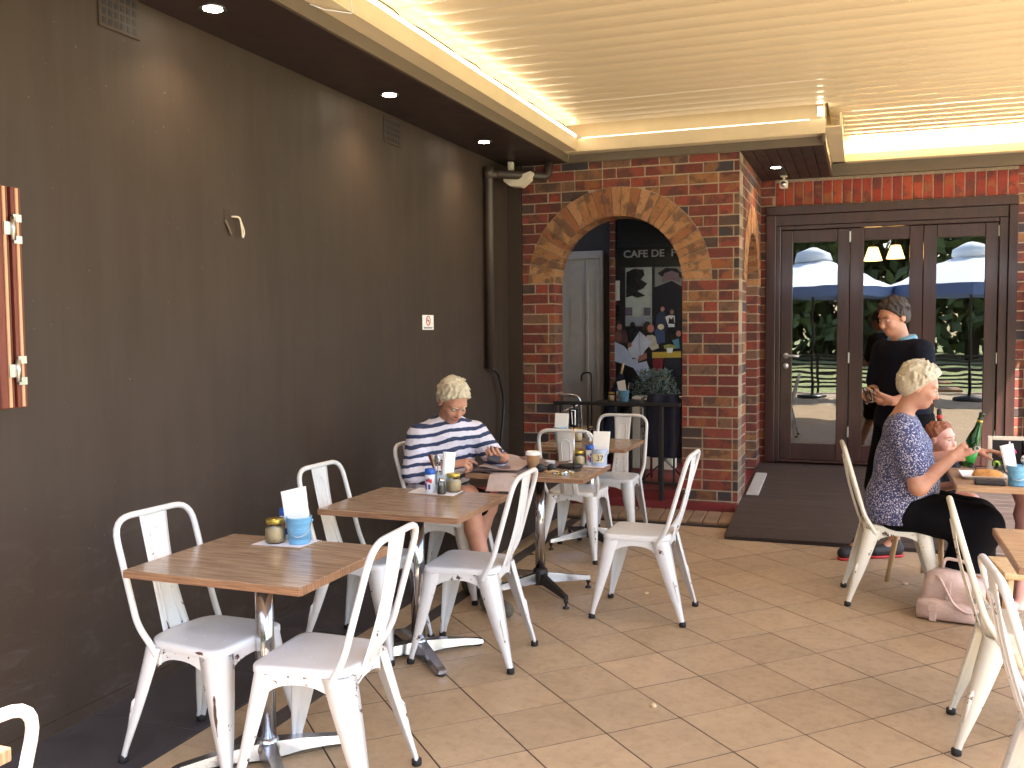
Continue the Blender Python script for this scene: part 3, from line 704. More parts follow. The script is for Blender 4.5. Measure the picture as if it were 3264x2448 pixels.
def vent(y, z, lab):
    v = thing('air_vent', lab, 'vent', (XW + .001, y, z), group='terracotta air vents high on the dark wall')
    MB().box((0, -.115, -.085), (.008, .115, .085), .003).build('vent_plate', M_wall, v)
    mb = MB()
    for a in range(6):
        for c in range(4): mb.box((.0082, -.1 + a * .034, -.07 + c * .037), (.0095, -.1 + a * .034 + .021, -.07 + c * .037 + .024))
    mb.build('vent_holes', M_ink, v)
vent(3.16, 2.86, 'square holed air vent at the top left corner of the dark wall'); vent(5.575, 2.835, 'square holed air vent on the dark wall under the middle downlight')
ns = thing('no_smoking_sign', 'small white no smoking sign on the dark wall', 'sign', (XW + .002, 6.077, 1.594))
MB().box((0, -.09, -.052), (.003, .09, .052)).build('sign_plate', M_paper, ns)
rg = [(.0036, .032 * math.cos(a), .012 + .032 * math.sin(a)) for a in [2 * PI * k / 28 for k in range(28)]]
MB().tube(rg, .0035, 6, True).tube([(.0036, -.023, .035), (.0036, .023, -.011)], .003, 6).build('red_ring', M_pred, ns)
MB().box((.0031, -.020, .009), (.0042, .018, .015)).build('cigarette_symbol', M_ink, ns)
mb = MB()
for k in range(9): mb.box((.0031, -.07 + k * .016, -.043), (.0038, -.07 + k * .016 + .011, -.033))
mb.build('small_print', M_ink, ns)
ch = thing('cable_hole', 'broken cable hole in the dark wall with a loop of pale wire hanging out', 'cable', (XW + .001, 3.87, 2.08))
MB().prism([(-.055, .05), (-.02, .055), (.03, .01), (.005, -.05), (-.01, -.07), (-.05, -.005)], 0, .0015, (1, 2, 0)).build('hole_edge', mat('bare_render', C(64, 52, 46), .9, var=.3, vscale=60), ch)
MB().tube(fillet([(.002, 0, .02), (.03, .03, .022), (.03, .045, -.05), (.025, .055, -.085), (.03, .065, -.05), (.02, .04, .018)], .02), .0045, 6).build('pale_wire', M_beige, ch)
MB().tube(fillet([(.002, -.05, .0), (.012, -.03, -.045), (.004, -.01, -.07)], .02), .006, 6).build('grey_wire', M_fascia, ch)
dp = thing('downpipe', 'brown painted downpipe running up the corner of the dark wall', 'pipe', (0, 0, 0))
MB().tube(fillet([(-2.852, 7.16, 1.22), (-2.852, 7.16, 2.79), (-2.80, 7.2, 2.80)], .02, 3), .035, 14).build('vertical_pipe', M_pipe, dp)
MB().tube(fillet([(-2.852, 7.16, 2.80), (-2.50, 7.60, 2.82), (-2.49, 7.62, 2.94)], .04, 4), .036, 14).build('elbow_pipe', M_pipe, dp)
MB().tube([(-2.852, 7.16, 2.76), (-2.852, 7.16, 2.85)], .043, 14).build('pipe_collar', M_pipe, dp)
hs = tag(MB().tube(fillet([(-2.86, 7.2, 1.22), (-2.84, 7.30, 1.18), (-2.83, 7.42, .95), (-2.84, 7.40, .75), (-2.85, 7.36, .55), (-2.85, 7.36, .3)], .15), .013, 8).build('hanging_cable', M_black), 'black cable curving down from the foot of the downpipe', 'cable')
sp = thing('wall_speaker', 'white quarter round speaker slung below the brown pipe elbow', 'speaker', (-2.69, 7.42, 2.80))
pr = [(0, .0), (.12, .035), (.125, .02), (.10, -.03), (.03, -.085), (-.06, -.075), (-.115, -.035), (-.118, -.012)]
MB().prism(pr, -.05, .06, (0, 2, 1)).build('speaker_shell', M_beige, sp)
MB().box((-.02, -.054, -.02), (.02, -.051, -.014)).build('badge', M_fascia, sp)
MB().box((-.09, -.02, .03), (-.05, .03, .13), .004).build('speaker_bracket', M_beige, sp)
cc = thing('security_camera', 'little pale security camera hanging from the boarded soffit', 'camera', (-.70, 9.12, 2.937))
MB().box((-.03, -.03, -.012), (.03, .03, 0), .003).build('mount', M_beige, cc)
MB().tube([(0, 0, -.012), (0, 0, -.045)], .012, 10).build('stem', M_beige, cc)
MB().box((-.036, -.055, -.115), (.036, .045, -.045), .008).build('housing', M_beige, cc)
MB().lathe([(0, .016), (.02, .014), (.027, 0), (.027, -.004)], 16, (0, -.056, -.082), rot=rX).build('lens_cover', M_alu, cc)
# ---- folded timber window sashes at the left edge
sa = thing('folded_sashes', 'two folded red timber window sashes with silver hinges at the left edge', 'window shutters', (-2.89, 2.40, 1.28))
for ya, yb, ys in ((0, .055, .034), (.068, .107, .087)):
    s_ = MB().box((0, ya, 0), (.135, yb, .765), .003).build('sash', M_sash, sa)
    MB().box((.1355, ys - .005, .004), (.140, ys + .005, .761)).build('edge_strip', M_seal, s_)
for z in (.13, .62):
    h = MB().tube([(.146, .062, z - .04), (.146, .062, z + .04)], .009, 10).build('hinge', M_zinc, sa)
    MB().box((.1405, .028, z - .022), (.144, .060, z + .022)).box((.1405, .066, z + .024), (.144, .10, z + .05)).box((.1405, .066, z - .05), (.144, .10, z - .024)).build('hinge_leaf', M_zinc, h)
# ---- low dark bench along the far wall, with magazines
struct(MB().box((XW + .001, 5.62, 0), (-2.315, 7.699, .42), .004).build('low_wall', M_wall))
# ================================================================== FURNITURE
def leg_mesh(sx, sy, foot, rear):
    """folded sheet leg: rounded corner section tapering and splaying to the foot"""
    top = Vector((.168 * sx if sx > 0 else -.150, .163 * sy, .428)); bot = Vector((foot[0], foot[1], .018))
    mb = MB(); lv = [(0, .082), (.18, .076), (.40, .064), (.62, .050), (.80, .036), (.93, .026), (1, .024)]; n = 0; vs = []
    for t, w in lv:
        p = top.lerp(bot, t); th = .004 + .006 * t
        # section in corner frame: a runs inward along x, b inward along y
        sec = [(w, 0), (w * .38, -.001), (w * .12, w * .10), (-.001, w * .38), (0, w), (th, w), (th + .002, w * .42), (w * .24, w * .24), (w * .42, th + .002), (w, th)]
        for a, b in sec: vs.append((p.x - sx * a + sx * .012, p.y - sy * b + sy * .012, p.z))
        n = len(sec)
    L = len(lv)
    fs = [(i * n + k, i * n + (k + 1) % n, (i + 1) * n + (k + 1) % n, (i + 1) * n + k) for i in range(L - 1) for k in range(n)]
    mb.add(vs, fs, True); mb.add(vs[:n], [tuple(range(n))]); mb.add(vs[-n:], [tuple(range(n))[::-1]])
    if rear:        # stiffening rib down the outside of the rear legs
        a, b = top.lerp(bot, .45), top.lerp(bot, .88); off = Vector((-.002, .004 * sy, 0))
        mb.tube([a + off + Vector((.002, 0, 0)), a.lerp(b, .12) + off - Vector((.003, 0, 0)), b + off], [.002, .009, .004], 8)
    return mb
def rr_outline(x0, x1, wf, wr, r, n=6):
    """rounded trapezoid, front (x1) wider than rear (x0)"""
    cs = [(x1, wf / 2), (x0, wr / 2), (x0, -wr / 2), (x1, -wf / 2)]; out = []
    P = [Vector((a, b, 0)) for a, b in cs]
    for i in range(4):
        p, a, b = P[i], P[i - 1], P[(i + 1) % 4]; rr = r if i in (0, 3) else r * 1.6
        A = p + (a - p).normalized() * rr; B = p + (b - p).normalized() * rr
        for k in range(n + 1):
            t = k / n; out.append(A * (1 - t) ** 2 + p * 2 * t * (1 - t) + B * t * t)
    return [(v.x, v.y) for v in out]
def build_chair(m, loc, rz, label, group):
    t = thing('metal_chair', label, 'chair', loc, rz, group)
    ol = rr_outline(-.165, .185, .37, .325, .055); n = len(ol)
    mb = MB(); vs = []
    rings = [(.90, .4535), (.965, .4525), (.99, .449), (1.0, .443), (1.0, .427)]
    for s_, z in rings: vs += [(.01 + (a - .01) * s_, b * s_, z) for a, b in ol]
    fs = [(i * n + k, i * n + (k + 1) % n, (i + 1) * n + (k + 1) % n, (i + 1) * n + k) for i in range(4) for k in range(n)]
    mb.add(vs, fs, True); mb.add(vs[:n], [tuple(range(n))]); mb.add(vs[-n:], [tuple(range(n))[::-1]])
    for a, b in ((-.05, 0), (.02, .06), (.02, -.06), (.075, 0), (-.02, .11), (-.02, -.11), (.12, .07), (.12, -.07)):
        mb.lathe([(0, .4548), (.0035, .4537)], 8, (a, b, 0), mi=1)
    mb.build('seat', [m, M_dot], t)
    # arched apron
    ap = MB(); vs = []
    inn = [(.01 + (a - .01) * .972, b * .972) for a, b in ol]
    def zb(a, b):
        u = abs((a - .01) / .17); v = abs(b / .175); q = max(0, 1 - (min(u, v) / .80) ** 2.4) if max(u, v) > .5 else 1
        return .345 + .052 * q
    for (a, b) in inn: vs += [(a, b, .4265), (a, b, zb(a, b)), (a * .975, b * .975, zb(a, b)), (a * .975, b * .975, .4265)]
    fs = []
    for k in range(n):
        k2 = (k + 1) % n
        for q in range(4): fs.append((k * 4 + q, k2 * 4 + q, k2 * 4 + (q + 1) % 4, k * 4 + (q + 1) % 4))
    # denser sides so that the arch curves
    vs2 = []; fs2 = []; sub = 8; pts = []
    for k in range(n):
        a, b = inn[k], inn[(k + 1) % n]; L = math.dist(a, b); m_ = sub if L > .06 else 1
        for q in range(m_): pts.append((a[0] + (b[0] - a[0]) * q / m_, a[1] + (b[1] - a[1]) * q / m_))
    N = len(pts)
    for (a, b) in pts: vs2 += [(a, b, .4265), (a, b, zb(a, b)), (a * .972, b * .972, zb(a, b)), (a * .972, b * .972, .4265)]
    for k in range(N):
        k2 = (k + 1) % N
        for q in range(4): fs2.append((k * 4 + q, k2 * 4 + q, k2 * 4 + (q + 1) % 4, k * 4 + (q + 1) % 4))
    ap.add(vs2, fs2, False); ap.build('apron', m, t)
    for sx, sy, ft in ((1, 1, (.232, .198)), (1, -1, (.232, -.198)), (-1, 1, (-.245, .192)), (-1, -1, (-.245, -.192))):
        l = leg_mesh(sx, sy, ft, sx < 0).build('leg', m, t)
        MB().lathe([(.015, .0), (.018, .003), (.018, .022), (.012, .026)], 12, (ft[0] + sx * .003, ft[1] + sy * .003, 0)).build('rubber_foot', M_rubber, l)
    side = lambda s: [(-.105, .166 * s, .395), (-.118, .172 * s, .43), (-.165, .190 * s, .505), (-.272, .190 * s, .876)]
    path = side(1) + side(-1)[::-1]
    path = fillet(path, [.02, .06, .085, .085, .06, .02], 6)
    bf = MB().tube(path, .0118, 10)
    for s in (1, -1): bf.box((-.125, .1625 * s - (.003 if s < 0 else 0), .368), (-.085, .1625 * s + (.003 if s > 0 else 0), .405), .001)
    bf.build('back_frame', m, t)
    # splat with a pressed arch
    sp = MB(); vs = []; nz, ny = 10, 8
    for i in range(nz + 1):
        f = i / nz; z = .437 + f * (.868 - .437); x = -.166 - f * .104 - .012 * math.sin(f * PI); wd = .066 - .012 * math.sin(f * PI) * (1 - f * .3)
        for j in range(ny + 1):
            v = -1 + 2 * j / ny; vs.append((x - .007 * (1 - v * v), v * wd, z))
    M_ = len(vs); vs += [(x - .003, y_, z) for x, y_, z in vs]
    g = lambda i, j: i * (ny + 1) + j
    for i in range(nz):
        for j in range(ny): sp.f and None
    fs = [(g(i, j), g(i, j + 1), g(i + 1, j + 1), g(i + 1, j)) for i in range(nz) for j in range(ny)]
    fs += [(M_ + g(i, j), M_ + g(i + 1, j), M_ + g(i + 1, j + 1), M_ + g(i, j + 1)) for i in range(nz) for j in range(ny)]
    for i in range(nz): fs += [(g(i, 0), g(i + 1, 0), M_ + g(i + 1, 0), M_ + g(i, 0)), (g(i, ny), M_ + g(i, ny), M_ + g(i + 1, ny), g(i + 1, ny))]
    sp.add(vs, fs, True)
    def pos(f, v, d):
        return (-.166 - f * .104 - .012 * math.sin(f * PI) - .007 * (1 - v * v) + d, v * (.066 - .012 * math.sin(f * PI)), .437 + f * .431)
    U = [pos(f, -.52, 0) for f in (.02, .2, .4, .6, .78)] + [pos(.78 + .10 * math.sin(a), -.52 * math.cos(a), 0) for a in [PI * k / 8 for k in range(1, 8)]] + [pos(f, .52, 0) for f in (.78, .6, .4, .2, .02)]
    sp2 = sp.build('back_splat', m, t)
    MB().tube([(a + .0005, b, c) for a, b, c in U], .0042, 6).tube([(a - .0035, b, c) for a, b, c in U], .0042, 6).build('pressed_arch', m, sp2)
    return t
chair_w = build_chair(M_chair, (0, 0, 0), 0, '', 'chipped white metal cafe chairs')
chairs = [((-2.205, 2.775), -4, 'white metal chair on the wall side of the nearest full table'),
          ((-1.695, 2.715), 184, 'white metal chair with its back to the aisle at the nearest full table'),
          ((-2.240, 3.99), -2, 'white metal chair on the wall side of the second table, under the blank wall'),
          ((-1.715, 4.05), 183, 'white metal chair facing the second table from the aisle'),
          ((-2.250, 4.99), 0, 'white metal chair under the man in the striped top'),
          ((-1.098, 4.972), 180, 'lone white metal chair standing out in the aisle, facing the number stand table'),
          ((-1.815, 6.135), 90, 'white metal chair with its back to the number stand, facing the far table'),
          ((-1.715, 6.77), -90, 'white metal chair backed against the black railing at the far table'),
          ((-1.668, 1.08), 180, 'white metal chair of which only the back corner shows at the lower left'),
          ((.175, 5.655), 4, 'cream metal chair under the grey haired woman'),
          ((.59, 3.83), -2, 'cream metal chair whose back stands in front of the pink bag'),
          ((.61, 2.86), 3, 'white metal chair cut by the lower right corner of the view')]
for i, (p, a, lab) in enumerate(chairs):
    c = chair_w if i == 0 else copy_tree(chair_w)
    c.location = (p[0], p[1], 0.001); c.rotation_euler = (0, 0, math.radians(a)); c['label'] = lab
    if 'cream' in lab:
        for o in c.children:
            for ob in [o] + list(o.children):
                if ob.name.split('.')[0] in ('rubber_foot',): continue
                ob.material_slots[0].link = 'OBJECT'; ob.material_slots[0].material = M_chairc
M_chip = mat('bare_brown_steel', C(92, 66, 56), .8, var=.3, vscale=60)
c0 = next(o for o in COL.objects if o.type == 'EMPTY' and o.get('label') == chairs[0][2])
lg = [o for o in c0.children if o.name.split('.')[0] == 'leg'][1]
def chip(leg, foot, sx, sy, seq, parent):
    top = Vector((.168 * sx if sx > 0 else -.150, .163 * sy, .428)); bot = Vector((foot[0], foot[1], .018)); vs = []
    for t, a0, a1 in seq:
        q = top.lerp(bot, t)
        for a in (a0, a1): vs.append((q.x - sx * a + sx * .012, q.y + sy * .0142, q.z))
    MB().add(vs, [(2 * i, 2 * i + 1, 2 * i + 3, 2 * i + 2) for i in range(len(seq) - 1)]).build('paint_chip', M_chip, parent)
chip(lg, (.232, -.198), 1, -1, [(.30, .026, .029), (.33, .022, .034), (.37, .024, .033), (.41, .022, .036), (.46, .024, .037), (.50, .021, .036), (.54, .025, .034), (.57, .027, .031), (.63, .027, .029)], lg)
st_ = [o for o in c0.children if o.name.split('.')[0] == 'seat'][0]
vs = []
for k, (x, h0, h1) in enumerate(((.085, .439, .441), (.10, .435, .445), (.115, .436, .4455), (.13, .434, .4445), (.145, .437, .4435))):
    yy = -(.1625 + (.185 - .1625) * ((x + .165) / .35)) - .0012 + (.0 if x < .12 else (x - .12) * .22); vs += [(x, yy, h0), (x, yy + .0008, h1)]
MB().add(vs, [(2 * i, 2 * i + 1, 2 * i + 3, 2 * i + 2) for i in range(4)]).build('paint_chip', M_chip, st_)
def table(x0, x1, y0, y1, lab, kind, top=.735, m=None, grp='small wooden cafe tables'):
    m = m or M_table; cx, cy = (x0 + x1) / 2, (y0 + y1) / 2; a, b = (x1 - x0) / 2, (y1 - y0) / 2
    t = thing('cafe_table', lab, 'table', (cx, cy, 0), 0, grp)
    tp = MB().box((-a, -b, .712 if top > .7 else .7), (a, b, top), .002).build('tabletop', m, t)
    for nm, lo, hi in (('edge_band', (-a, -b - .004, .708), (a, -b - .0002, top - .002)), ('edge_band', (-a, b + .0002, .708), (a, b + .004, top - .002)), ('edge_band', (a + .0002, -b, .708), (a + .004, b, top - .002)), ('edge_band', (-a - .004, -b, .708), (-a - .0002, b, top - .002))):
        MB().box(lo, hi, .001).build(nm, M_tedgeh if hi[0] - lo[0] > .1 else M_tedge, tp)
    MB().box((-.13, -.13, .702), (.13, .13, .7115)).build('fixing_plate', M_black, t)
    if kind == 'cast':
        MB().lathe([(.033, .065), (.033, .7015)], 24).build('pole', M_chrome, t)
        MB().lathe([(.048, .022), (.050, .05), (.040, .075), (.033, .085)], 24).build('hub', M_alu, t)
        for k in range(4):
            an = PI / 4 + k * PI / 2; R = Matrix.Rotation(an, 4, 'Z'); vs = []
            for r_, w, z0, z1 in ((.03, .036, .014, .070), (.12, .030, .02, .062), (.22, .026, .018, .048), (.30, .025, .012, .036), (.325, .022, .012, .028)):
                vs += [(r_, -w, z0), (r_, w, z0), (r_, w * .75, z1), (r_, -w * .75, z1)]
            fs = [(i * 4 + q, i * 4 + (q + 1) % 4, (i + 1) * 4 + (q + 1) % 4, (i + 1) * 4 + q) for i in range(4) for q in range(4)] + [(0, 1, 2, 3), (16, 17, 18, 19)]
            mb = MB(); mb.add([R @ Vector(v) for v in vs], fs); arm = mb.build('base_arm', M_alu, t)
            f = R @ Vector((.305, 0, 0)); MB().lathe([(.020, 0), (.022, .004), (.020, .0125)], 12, (f.x, f.y, 0)).build('rubber_foot', M_rubber, arm)
    else:
        MB().lathe([(.029, .13), (.029, .7015)], 24).build('pole', M_chrome, t)
        MB().lathe([(.040, .062), (.043, .07), (.043, .145), (.037, .155), (.029, .158)], 20).build('collar', M_black, t)
        for k in range(4):
            an = PI / 4 + k * PI / 2; R = Matrix.Rotation(an, 4, 'Z'); vs = []
            for r_, w, z0, z1 in ((.038, .018, .07, .128), (.30, .013, .052, .078), (.325, .012, .05, .074)):
                vs += [(r_, -w, z0), (r_, w, z0), (r_, w * .8, z1), (r_, -w * .8, z1)]
            fs = [(i * 4 + q, i * 4 + (q + 1) % 4, (i + 1) * 4 + (q + 1) % 4, (i + 1) * 4 + q) for i in range(2) for q in range(4)] + [(0, 1, 2, 3), (8, 9, 10, 11)]
            mb = MB(); mb.add([R @ Vector(v) for v in vs], fs); arm = mb.build('base_arm', M_alu if k != 3 else M_black, t)
            f = R @ Vector((.318, 0, 0)); MB().lathe([(.018, 0), (.019, .008), (.007, .014), (.007, .03), (.013, .034), (.013, .05)], 12, (f.x, f.y, 0)).build('levelling_foot', M_black, arm)
    return t
table(-2.342, -1.644, 2.495, 3.095, 'nearest full wooden table with the bright blue bucket', 'cast')
table(-2.305, -1.615, 3.655, 4.275, 'second wooden table, with salt shaker and cutlery by the wall', 'cast')
table(-2.08, -1.395, 4.83, 5.40, 'wooden table with the newspaper, takeaway cup and number stand', 'collar')
table(-2.115, -1.48, 6.125, 6.70, 'farthest wooden table in front of the black railing', 'collar')
table(-2.25, -1.548, .735, 1.335, 'wooden table of which one corner shows at the lower left edge', 'cast')
table(.50, 1.2, 3.50, 4.15, 'pale wooden table at the right edge of the picture, bare', 'collar', m=M_tabR)
tA = thing('pedestal_table', 'pale topped table on a mauve iron pedestal, laid with the woman\'s meal', 'table', (.82, 5.55, 0))
tp = MB().box((-.36, -.317, .712), (.36, .317, .735), .002).build('tabletop', M_tabR, tA)
for lo, hi in (((-.36, -.322, .702), (.36, -.3172, .734)), ((-.36, .3172, .702), (.36, .322, .734)), ((-.365, -.317, .702), (-.3602, .317, .734)), ((.3602, -.317, .702), (.365, .317, .734))):
    MB().box(lo, hi, .001).build('edge_band', M_tabR, tp)
MB().lathe([(.085, .03), (.085, .05), (.06, .07), (.052, .10), (.050, .50), (.062, .54), (.05, .60), (.09, .70), (.09, .711)], 20).build('pedestal', M_mauve, tA)
for k in range(4):
    R = Matrix.Rotation(PI / 4 + k * PI / 2, 4, 'Z')
    MB().tube([R @ Vector(v) for v in ((.06, 0, .06), (.16, 0, .05), (.30, 0, .02))], [.028, .024, .018], 10).build('foot', M_mauve, tA)
st = thing('wooden_stool', 'pale round legged wooden stool between the two right hand tables', 'stool', (.76, 4.86, 0), .1)
MB().box((-.17, -.17, .40), (.17, .17, .43), .008).build('stool_seat', M_pine, st)
for sx in (-1, 1):
    for sy in (-1, 1): MB().tube([(sx * .14, sy * .14, .4), (sx * .17, sy * .17, 0)], [.021, .017], 10).build('leg', M_pine, st)
MB().box((-.15, -.008, .16), (.15, .008, .185), .003).build('stretcher', M_pine, st)
# ---- porch: railing, silver chairs, table
rl = thing('black_railing', 'black metal balustrade across the foot of the brick arch', 'railing', (-2.478, 7.68, 0))
MB().box((0, -.02, .895), (1.09, .02, .925), .004).build('handrail', M_black, rl); MB().box((0, -.01, .25), (1.09, .01, .27), .002).build('bottom_rail', M_black, rl)
me = MB().box((-.008, -.008, .271), (.008, .008, .894)).mesh('baluster', M_black)
for k in range(9): put('baluster', me, rl, (.06 + k * .122, 0, 0))
MB().box((.915, -.018, .116), (.95, .018, .8945), .003).build('post', M_black, rl)
def silver_chair(loc, rz, lab):
    t = thing('silver_chair', lab, 'chair', loc, rz, 'silver tube chairs inside the porch')
    for s in (1, -1):
        pass
    MB().tube(fillet([(-.20, .2, .02), (-.17, .2, .46), (-.22, .2, .78), (-.22, -.2, .78), (-.17, -.2, .46), (-.20, -.2, .02)], .08), .011, 8).build('back_frame', M_alu, t)
    MB().tube(fillet([(.22, .2, .02), (.20, .2, .45), (-.16, .2, .45)], .05), .011, 8).build('side_frame', M_alu, t)
    MB().tube(fillet([(.22, -.2, .02), (.20, -.2, .45), (-.16, -.2, .45)], .05), .011, 8).build('side_frame', M_alu, t)
    MB().box((-.17, -.195, .452), (.2, .195, .468), .004).build('seat', M_pine, t)
    MB().tube([(-.19, .19, .06), (-.19, -.19, .42)], .008, 6).tube([(-.175, -.19, .06), (-.175, .19, .42)], .008, 6).build('cross_brace', M_alu, t)
    MB().tube([(-.235, .195, .70), (-.235, -.195, .52)], .008, 6).tube([(-.235, -.195, .70), (-.235, .195, .52)], .008, 6).build('back_brace', M_alu, t)
    return t
silver_chair((-2.48, 8.03, PZ), -PI / 2 + PI, 'silver tube chair behind the railing, left of the blue bucket')
silver_chair((-1.55, 8.03, PZ), PI / 2, 'silver tube chair behind the railing with the navy jacket over it')
pt = thing('porch_table', 'small dark cafe table behind the black railing inside the porch', 'table', (-2.02, 8.36, PZ))
MB().lathe([(.26, .66), (.265, .665), (.265, .685), (.26, .69)], 28).build('tabletop', M_black, pt); MB().lathe([(.03, .02), (.03, .66)], 14).build('pole', M_black, pt); MB().lathe([(.2, 0), (.2, .015), (.03, .03)], 20).build('foot_plate', M_black, pt)

# ================================================================== TABLE THINGS
TZ = .7355
def sheet(name, corners, h, m, lab, cat, z=TZ, group=None, rz=0):
    cx = sum(c[0] for c in corners) / len(corners); cy = sum(c[1] for c in corners) / len(corners)
    o = MB().prism([(a - cx, b - cy) for a, b in corners], 0, h, (0, 1, 2)).build(name, m, None, (cx, cy, z)); return tag(o, lab, cat, group)
def quad(a, b, c): return [a, b, c, (a[0] + c[0] - b[0], a[1] + c[1] - b[1])]
def board(a, b, c, lab, z=TZ):
    q = quad(a, b, c); cx = sum(p[0] for p in q) / 4; cy = sum(p[1] for p in q) / 4
    t = thing('clipboard', lab, 'clipboard', (cx, cy, z), 0, 'clipboards under the condiments')
    MB().prism([(p[0] - cx, p[1] - cy) for p in q], 0, .004, (0, 1, 2)).build('board', M_table, t)
    MB().prism([((p[0] - cx) * .94, (p[1] - cy) * .92) for p in q], .0043, .0052, (0, 1, 2)).build('menu_sheet', mat('menu_paper', C(226, 226, 236), .8, var=.05), t)
    return t
board((-2.15, 2.93), (-1.935, 2.945), (-1.93, 3.085), 'clipboard with a pale menu sheet under the bright blue bucket')
board((-2.10, 4.13), (-1.83, 4.105), (-1.84, 4.265), 'clipboard with a menu under the salt and sugar on the second table')
board((-1.60, 5.215), (-1.385, 5.225), (-1.378, 5.37), 'clipboard under the numbered bucket on the newspaper table')
BZ = TZ + .0054
def jar(p, lab, z=BZ, s=1.0):
    t = thing('sugar_jar', lab, 'jar', (p[0], p[1], z), 0, 'sugar jars on the tables'); t.scale = (s, s, s)
    MB().lathe([(.030, 0), (.037, .006), (.0385, .02), (.0385, .055), (.034, .068), (.031, .074)], 20).build('glass_body', M_jar, t)
    MB().lathe([(.028, .003), (.0355, .008), (.037, .02), (.037, .056), (.0, .060)], 20).build('sugar', M_sugar, t)
    MB().lathe([(.0325, .0745), (.034, .077), (.034, .089), (.032, .092), (0, .0925)], 24).build('lid', M_lid, t)
    return t
def bucket(p, lab, z=BZ, m=None, s=1.0, rz=0):
    t = thing('tin_bucket', lab, 'bucket', (p[0], p[1], z), rz, 'small tin buckets on the tables'); t.scale = (s, s, s); m = m or M_blue
    MB().lathe([(.0, .002), (.039, .0), (.040, .004), (.0425, .045), (.0437, .046), (.0437, .049), (.0428, .050), (.0435, .056), (.0447, .057), (.0447, .060), (.0437, .061), (.0478, .096), (.0495, .098), (.0495, .101), (.0475, .101), (.044, .055), (.040, .008), (0, .006)], 28).build('pail', m, t)
    MB().tube([(.046 * math.cos(a), -.046 * math.sin(a) - .003 - .006 * math.sin(a), .085 - .052 * math.sin(a)) for a in [PI * k / 14 for k in range(15)]], .0014, 6).build('wire_handle', M_steel, t)
    for sx in (1, -1): MB().lathe([(.006, -.002), (.006, .004), (0, .005)], 10, (.0475 * sx, 0, .085), rot=Matrix.Rotation(PI / 2 * sx, 3, 'Y')).build('handle_lug', m, t)
    MB().box((.0415, -.003, .01), (.044, .003, .045)).build('seam', m, t)
    return t
def napkins(p, lab, z, rz=0, tilt=(-.18, .0), wd=.068, h=.13, n=5):
    mb = MB()
    for k in range(n):
        d = (k - n / 2) * .0035; q = .004 * math.sin(k * 2)
        mb.add([(-wd / 2 + q, d, 0), (wd / 2 + q, d, 0), (wd / 2 + q * 2, d + .01, h), (-wd / 2 + q * 2, d + .01, h - .003), (-wd / 2 + q, d + .0025, 0), (wd / 2 + q, d + .0025, 0), (wd / 2 + q * 2, d + .0125, h), (-wd / 2 + q * 2, d + .0125, h - .003)],
               [(0, 1, 2, 3), (5, 4, 7, 6), (0, 4, 5, 1), (3, 2, 6, 7), (0, 3, 7, 4), (1, 5, 6, 2)])
    o = mb.build('paper_napkins', M_paper, None, (p[0], p[1], z)); o.rotation_euler = (tilt[0], tilt[1], rz); return tag(o, lab, 'napkins', 'paper napkins standing in buckets')
def salt(p, lab, z=BZ, rz=0):
    t = thing('salt_bottle', lab, 'salt bottle', (p[0], p[1], z), rz, 'blue capped salt bottles')
    MB().lathe([(.023, 0), (.0255, .003), (.0255, .086), (.022, .092)], 20).build('bottle', M_shk, t)
    MB().lathe([(.0255, .0925), (.026, .094), (.0255, .115), (.022, .119), (0, .1195)], 20).build('cap', M_capb, t)
    mb = MB()
    def patch(a0, a1, z0, z1, mi):
        vs = []; 
        for k in range(5):
            a = a0 + (a1 - a0) * k / 4; vs += [(.0259 * math.cos(a), .0259 * math.sin(a), z0), (.0259 * math.cos(a), .0259 * math.sin(a), z1)]
        mb.add(vs, [(2 * k, 2 * k + 2, 2 * k + 3, 2 * k + 1) for k in range(4)], True, mi)
    for a, z0, z1, mi in ((-1.9, .018, .05, 0), (-1.3, .055, .075, 1), (-1.75, .058, .07, 0), (-1.2, .02, .044, 0), (-.9, .05, .07, 1), (-2.3, .03, .06, 1)): patch(a, a + .42, z0, z1, mi)
    mb.build('printed_label', [M_pblue, M_pred], t); return t
# table 1
jar((-2.075, 2.99), 'sugar jar with a brass lid on the nearest full table'); bucket((-1.985, 3.015), 'bright blue bucket on the nearest full table', rz=.5)
napkins((-1.995, 3.02), 'broad white napkins in the bright blue bucket on the nearest table', BZ + .07, .25, (-.14, -.2), .085, .135)
salt((-2.075, 3.065), 'blue capped salt bottle half hidden behind the nearest sugar jar')
# table 2
salt((-1.985, 4.165), 'blue capped salt bottle at the front of the second table', rz=-.3); jar((-1.885, 4.225), 'sugar jar beside the pepper shaker on the second table')
t = thing('pepper_shaker', 'small glass pepper shaker with a chrome top on the second table', 'shaker', (-1.915, 4.145, BZ))
MB().lathe([(.019, 0), (.021, .004), (.017, .055), (.016, .058)], 12).build('glass_body', M_jar, t); MB().lathe([(.016, .002), (.017, .01), (.0155, .04), (0, .041)], 12).build('pepper', M_fascia, t); MB().lathe([(.0175, .0585), (.018, .07), (.010, .080), (0, .081)], 14).build('cap', M_steel, t)
bucket((-1.945, 4.232), 'pale bucket holding cutlery behind the salt on the second table', s=.86, m=mat('pale_blue_tin', C(196, 214, 226), .4, var=.05))
napkins((-1.925, 4.235), 'block of folded napkins leaning in the cutlery bucket', BZ + .05, .9, (-.1, .18), .05, .145, 8)
ct = thing('cutlery_bunch', 'knives and a bright spoon standing in the cutlery bucket', 'cutlery', (-1.962, 4.232, BZ + .03))
MB().tube([(0, 0, 0), (-.03, 0, .09)], .003, 6).lathe([(0, -.028), (.012, -.02), (.017, 0), (.012, .02), (0, .028)], 14, (-.014, -.004, .125), sy=.25).tube([(.0, 0, 0), (-.012, -.002, .10)], .003, 6).build('spoon', M_steel, ct)
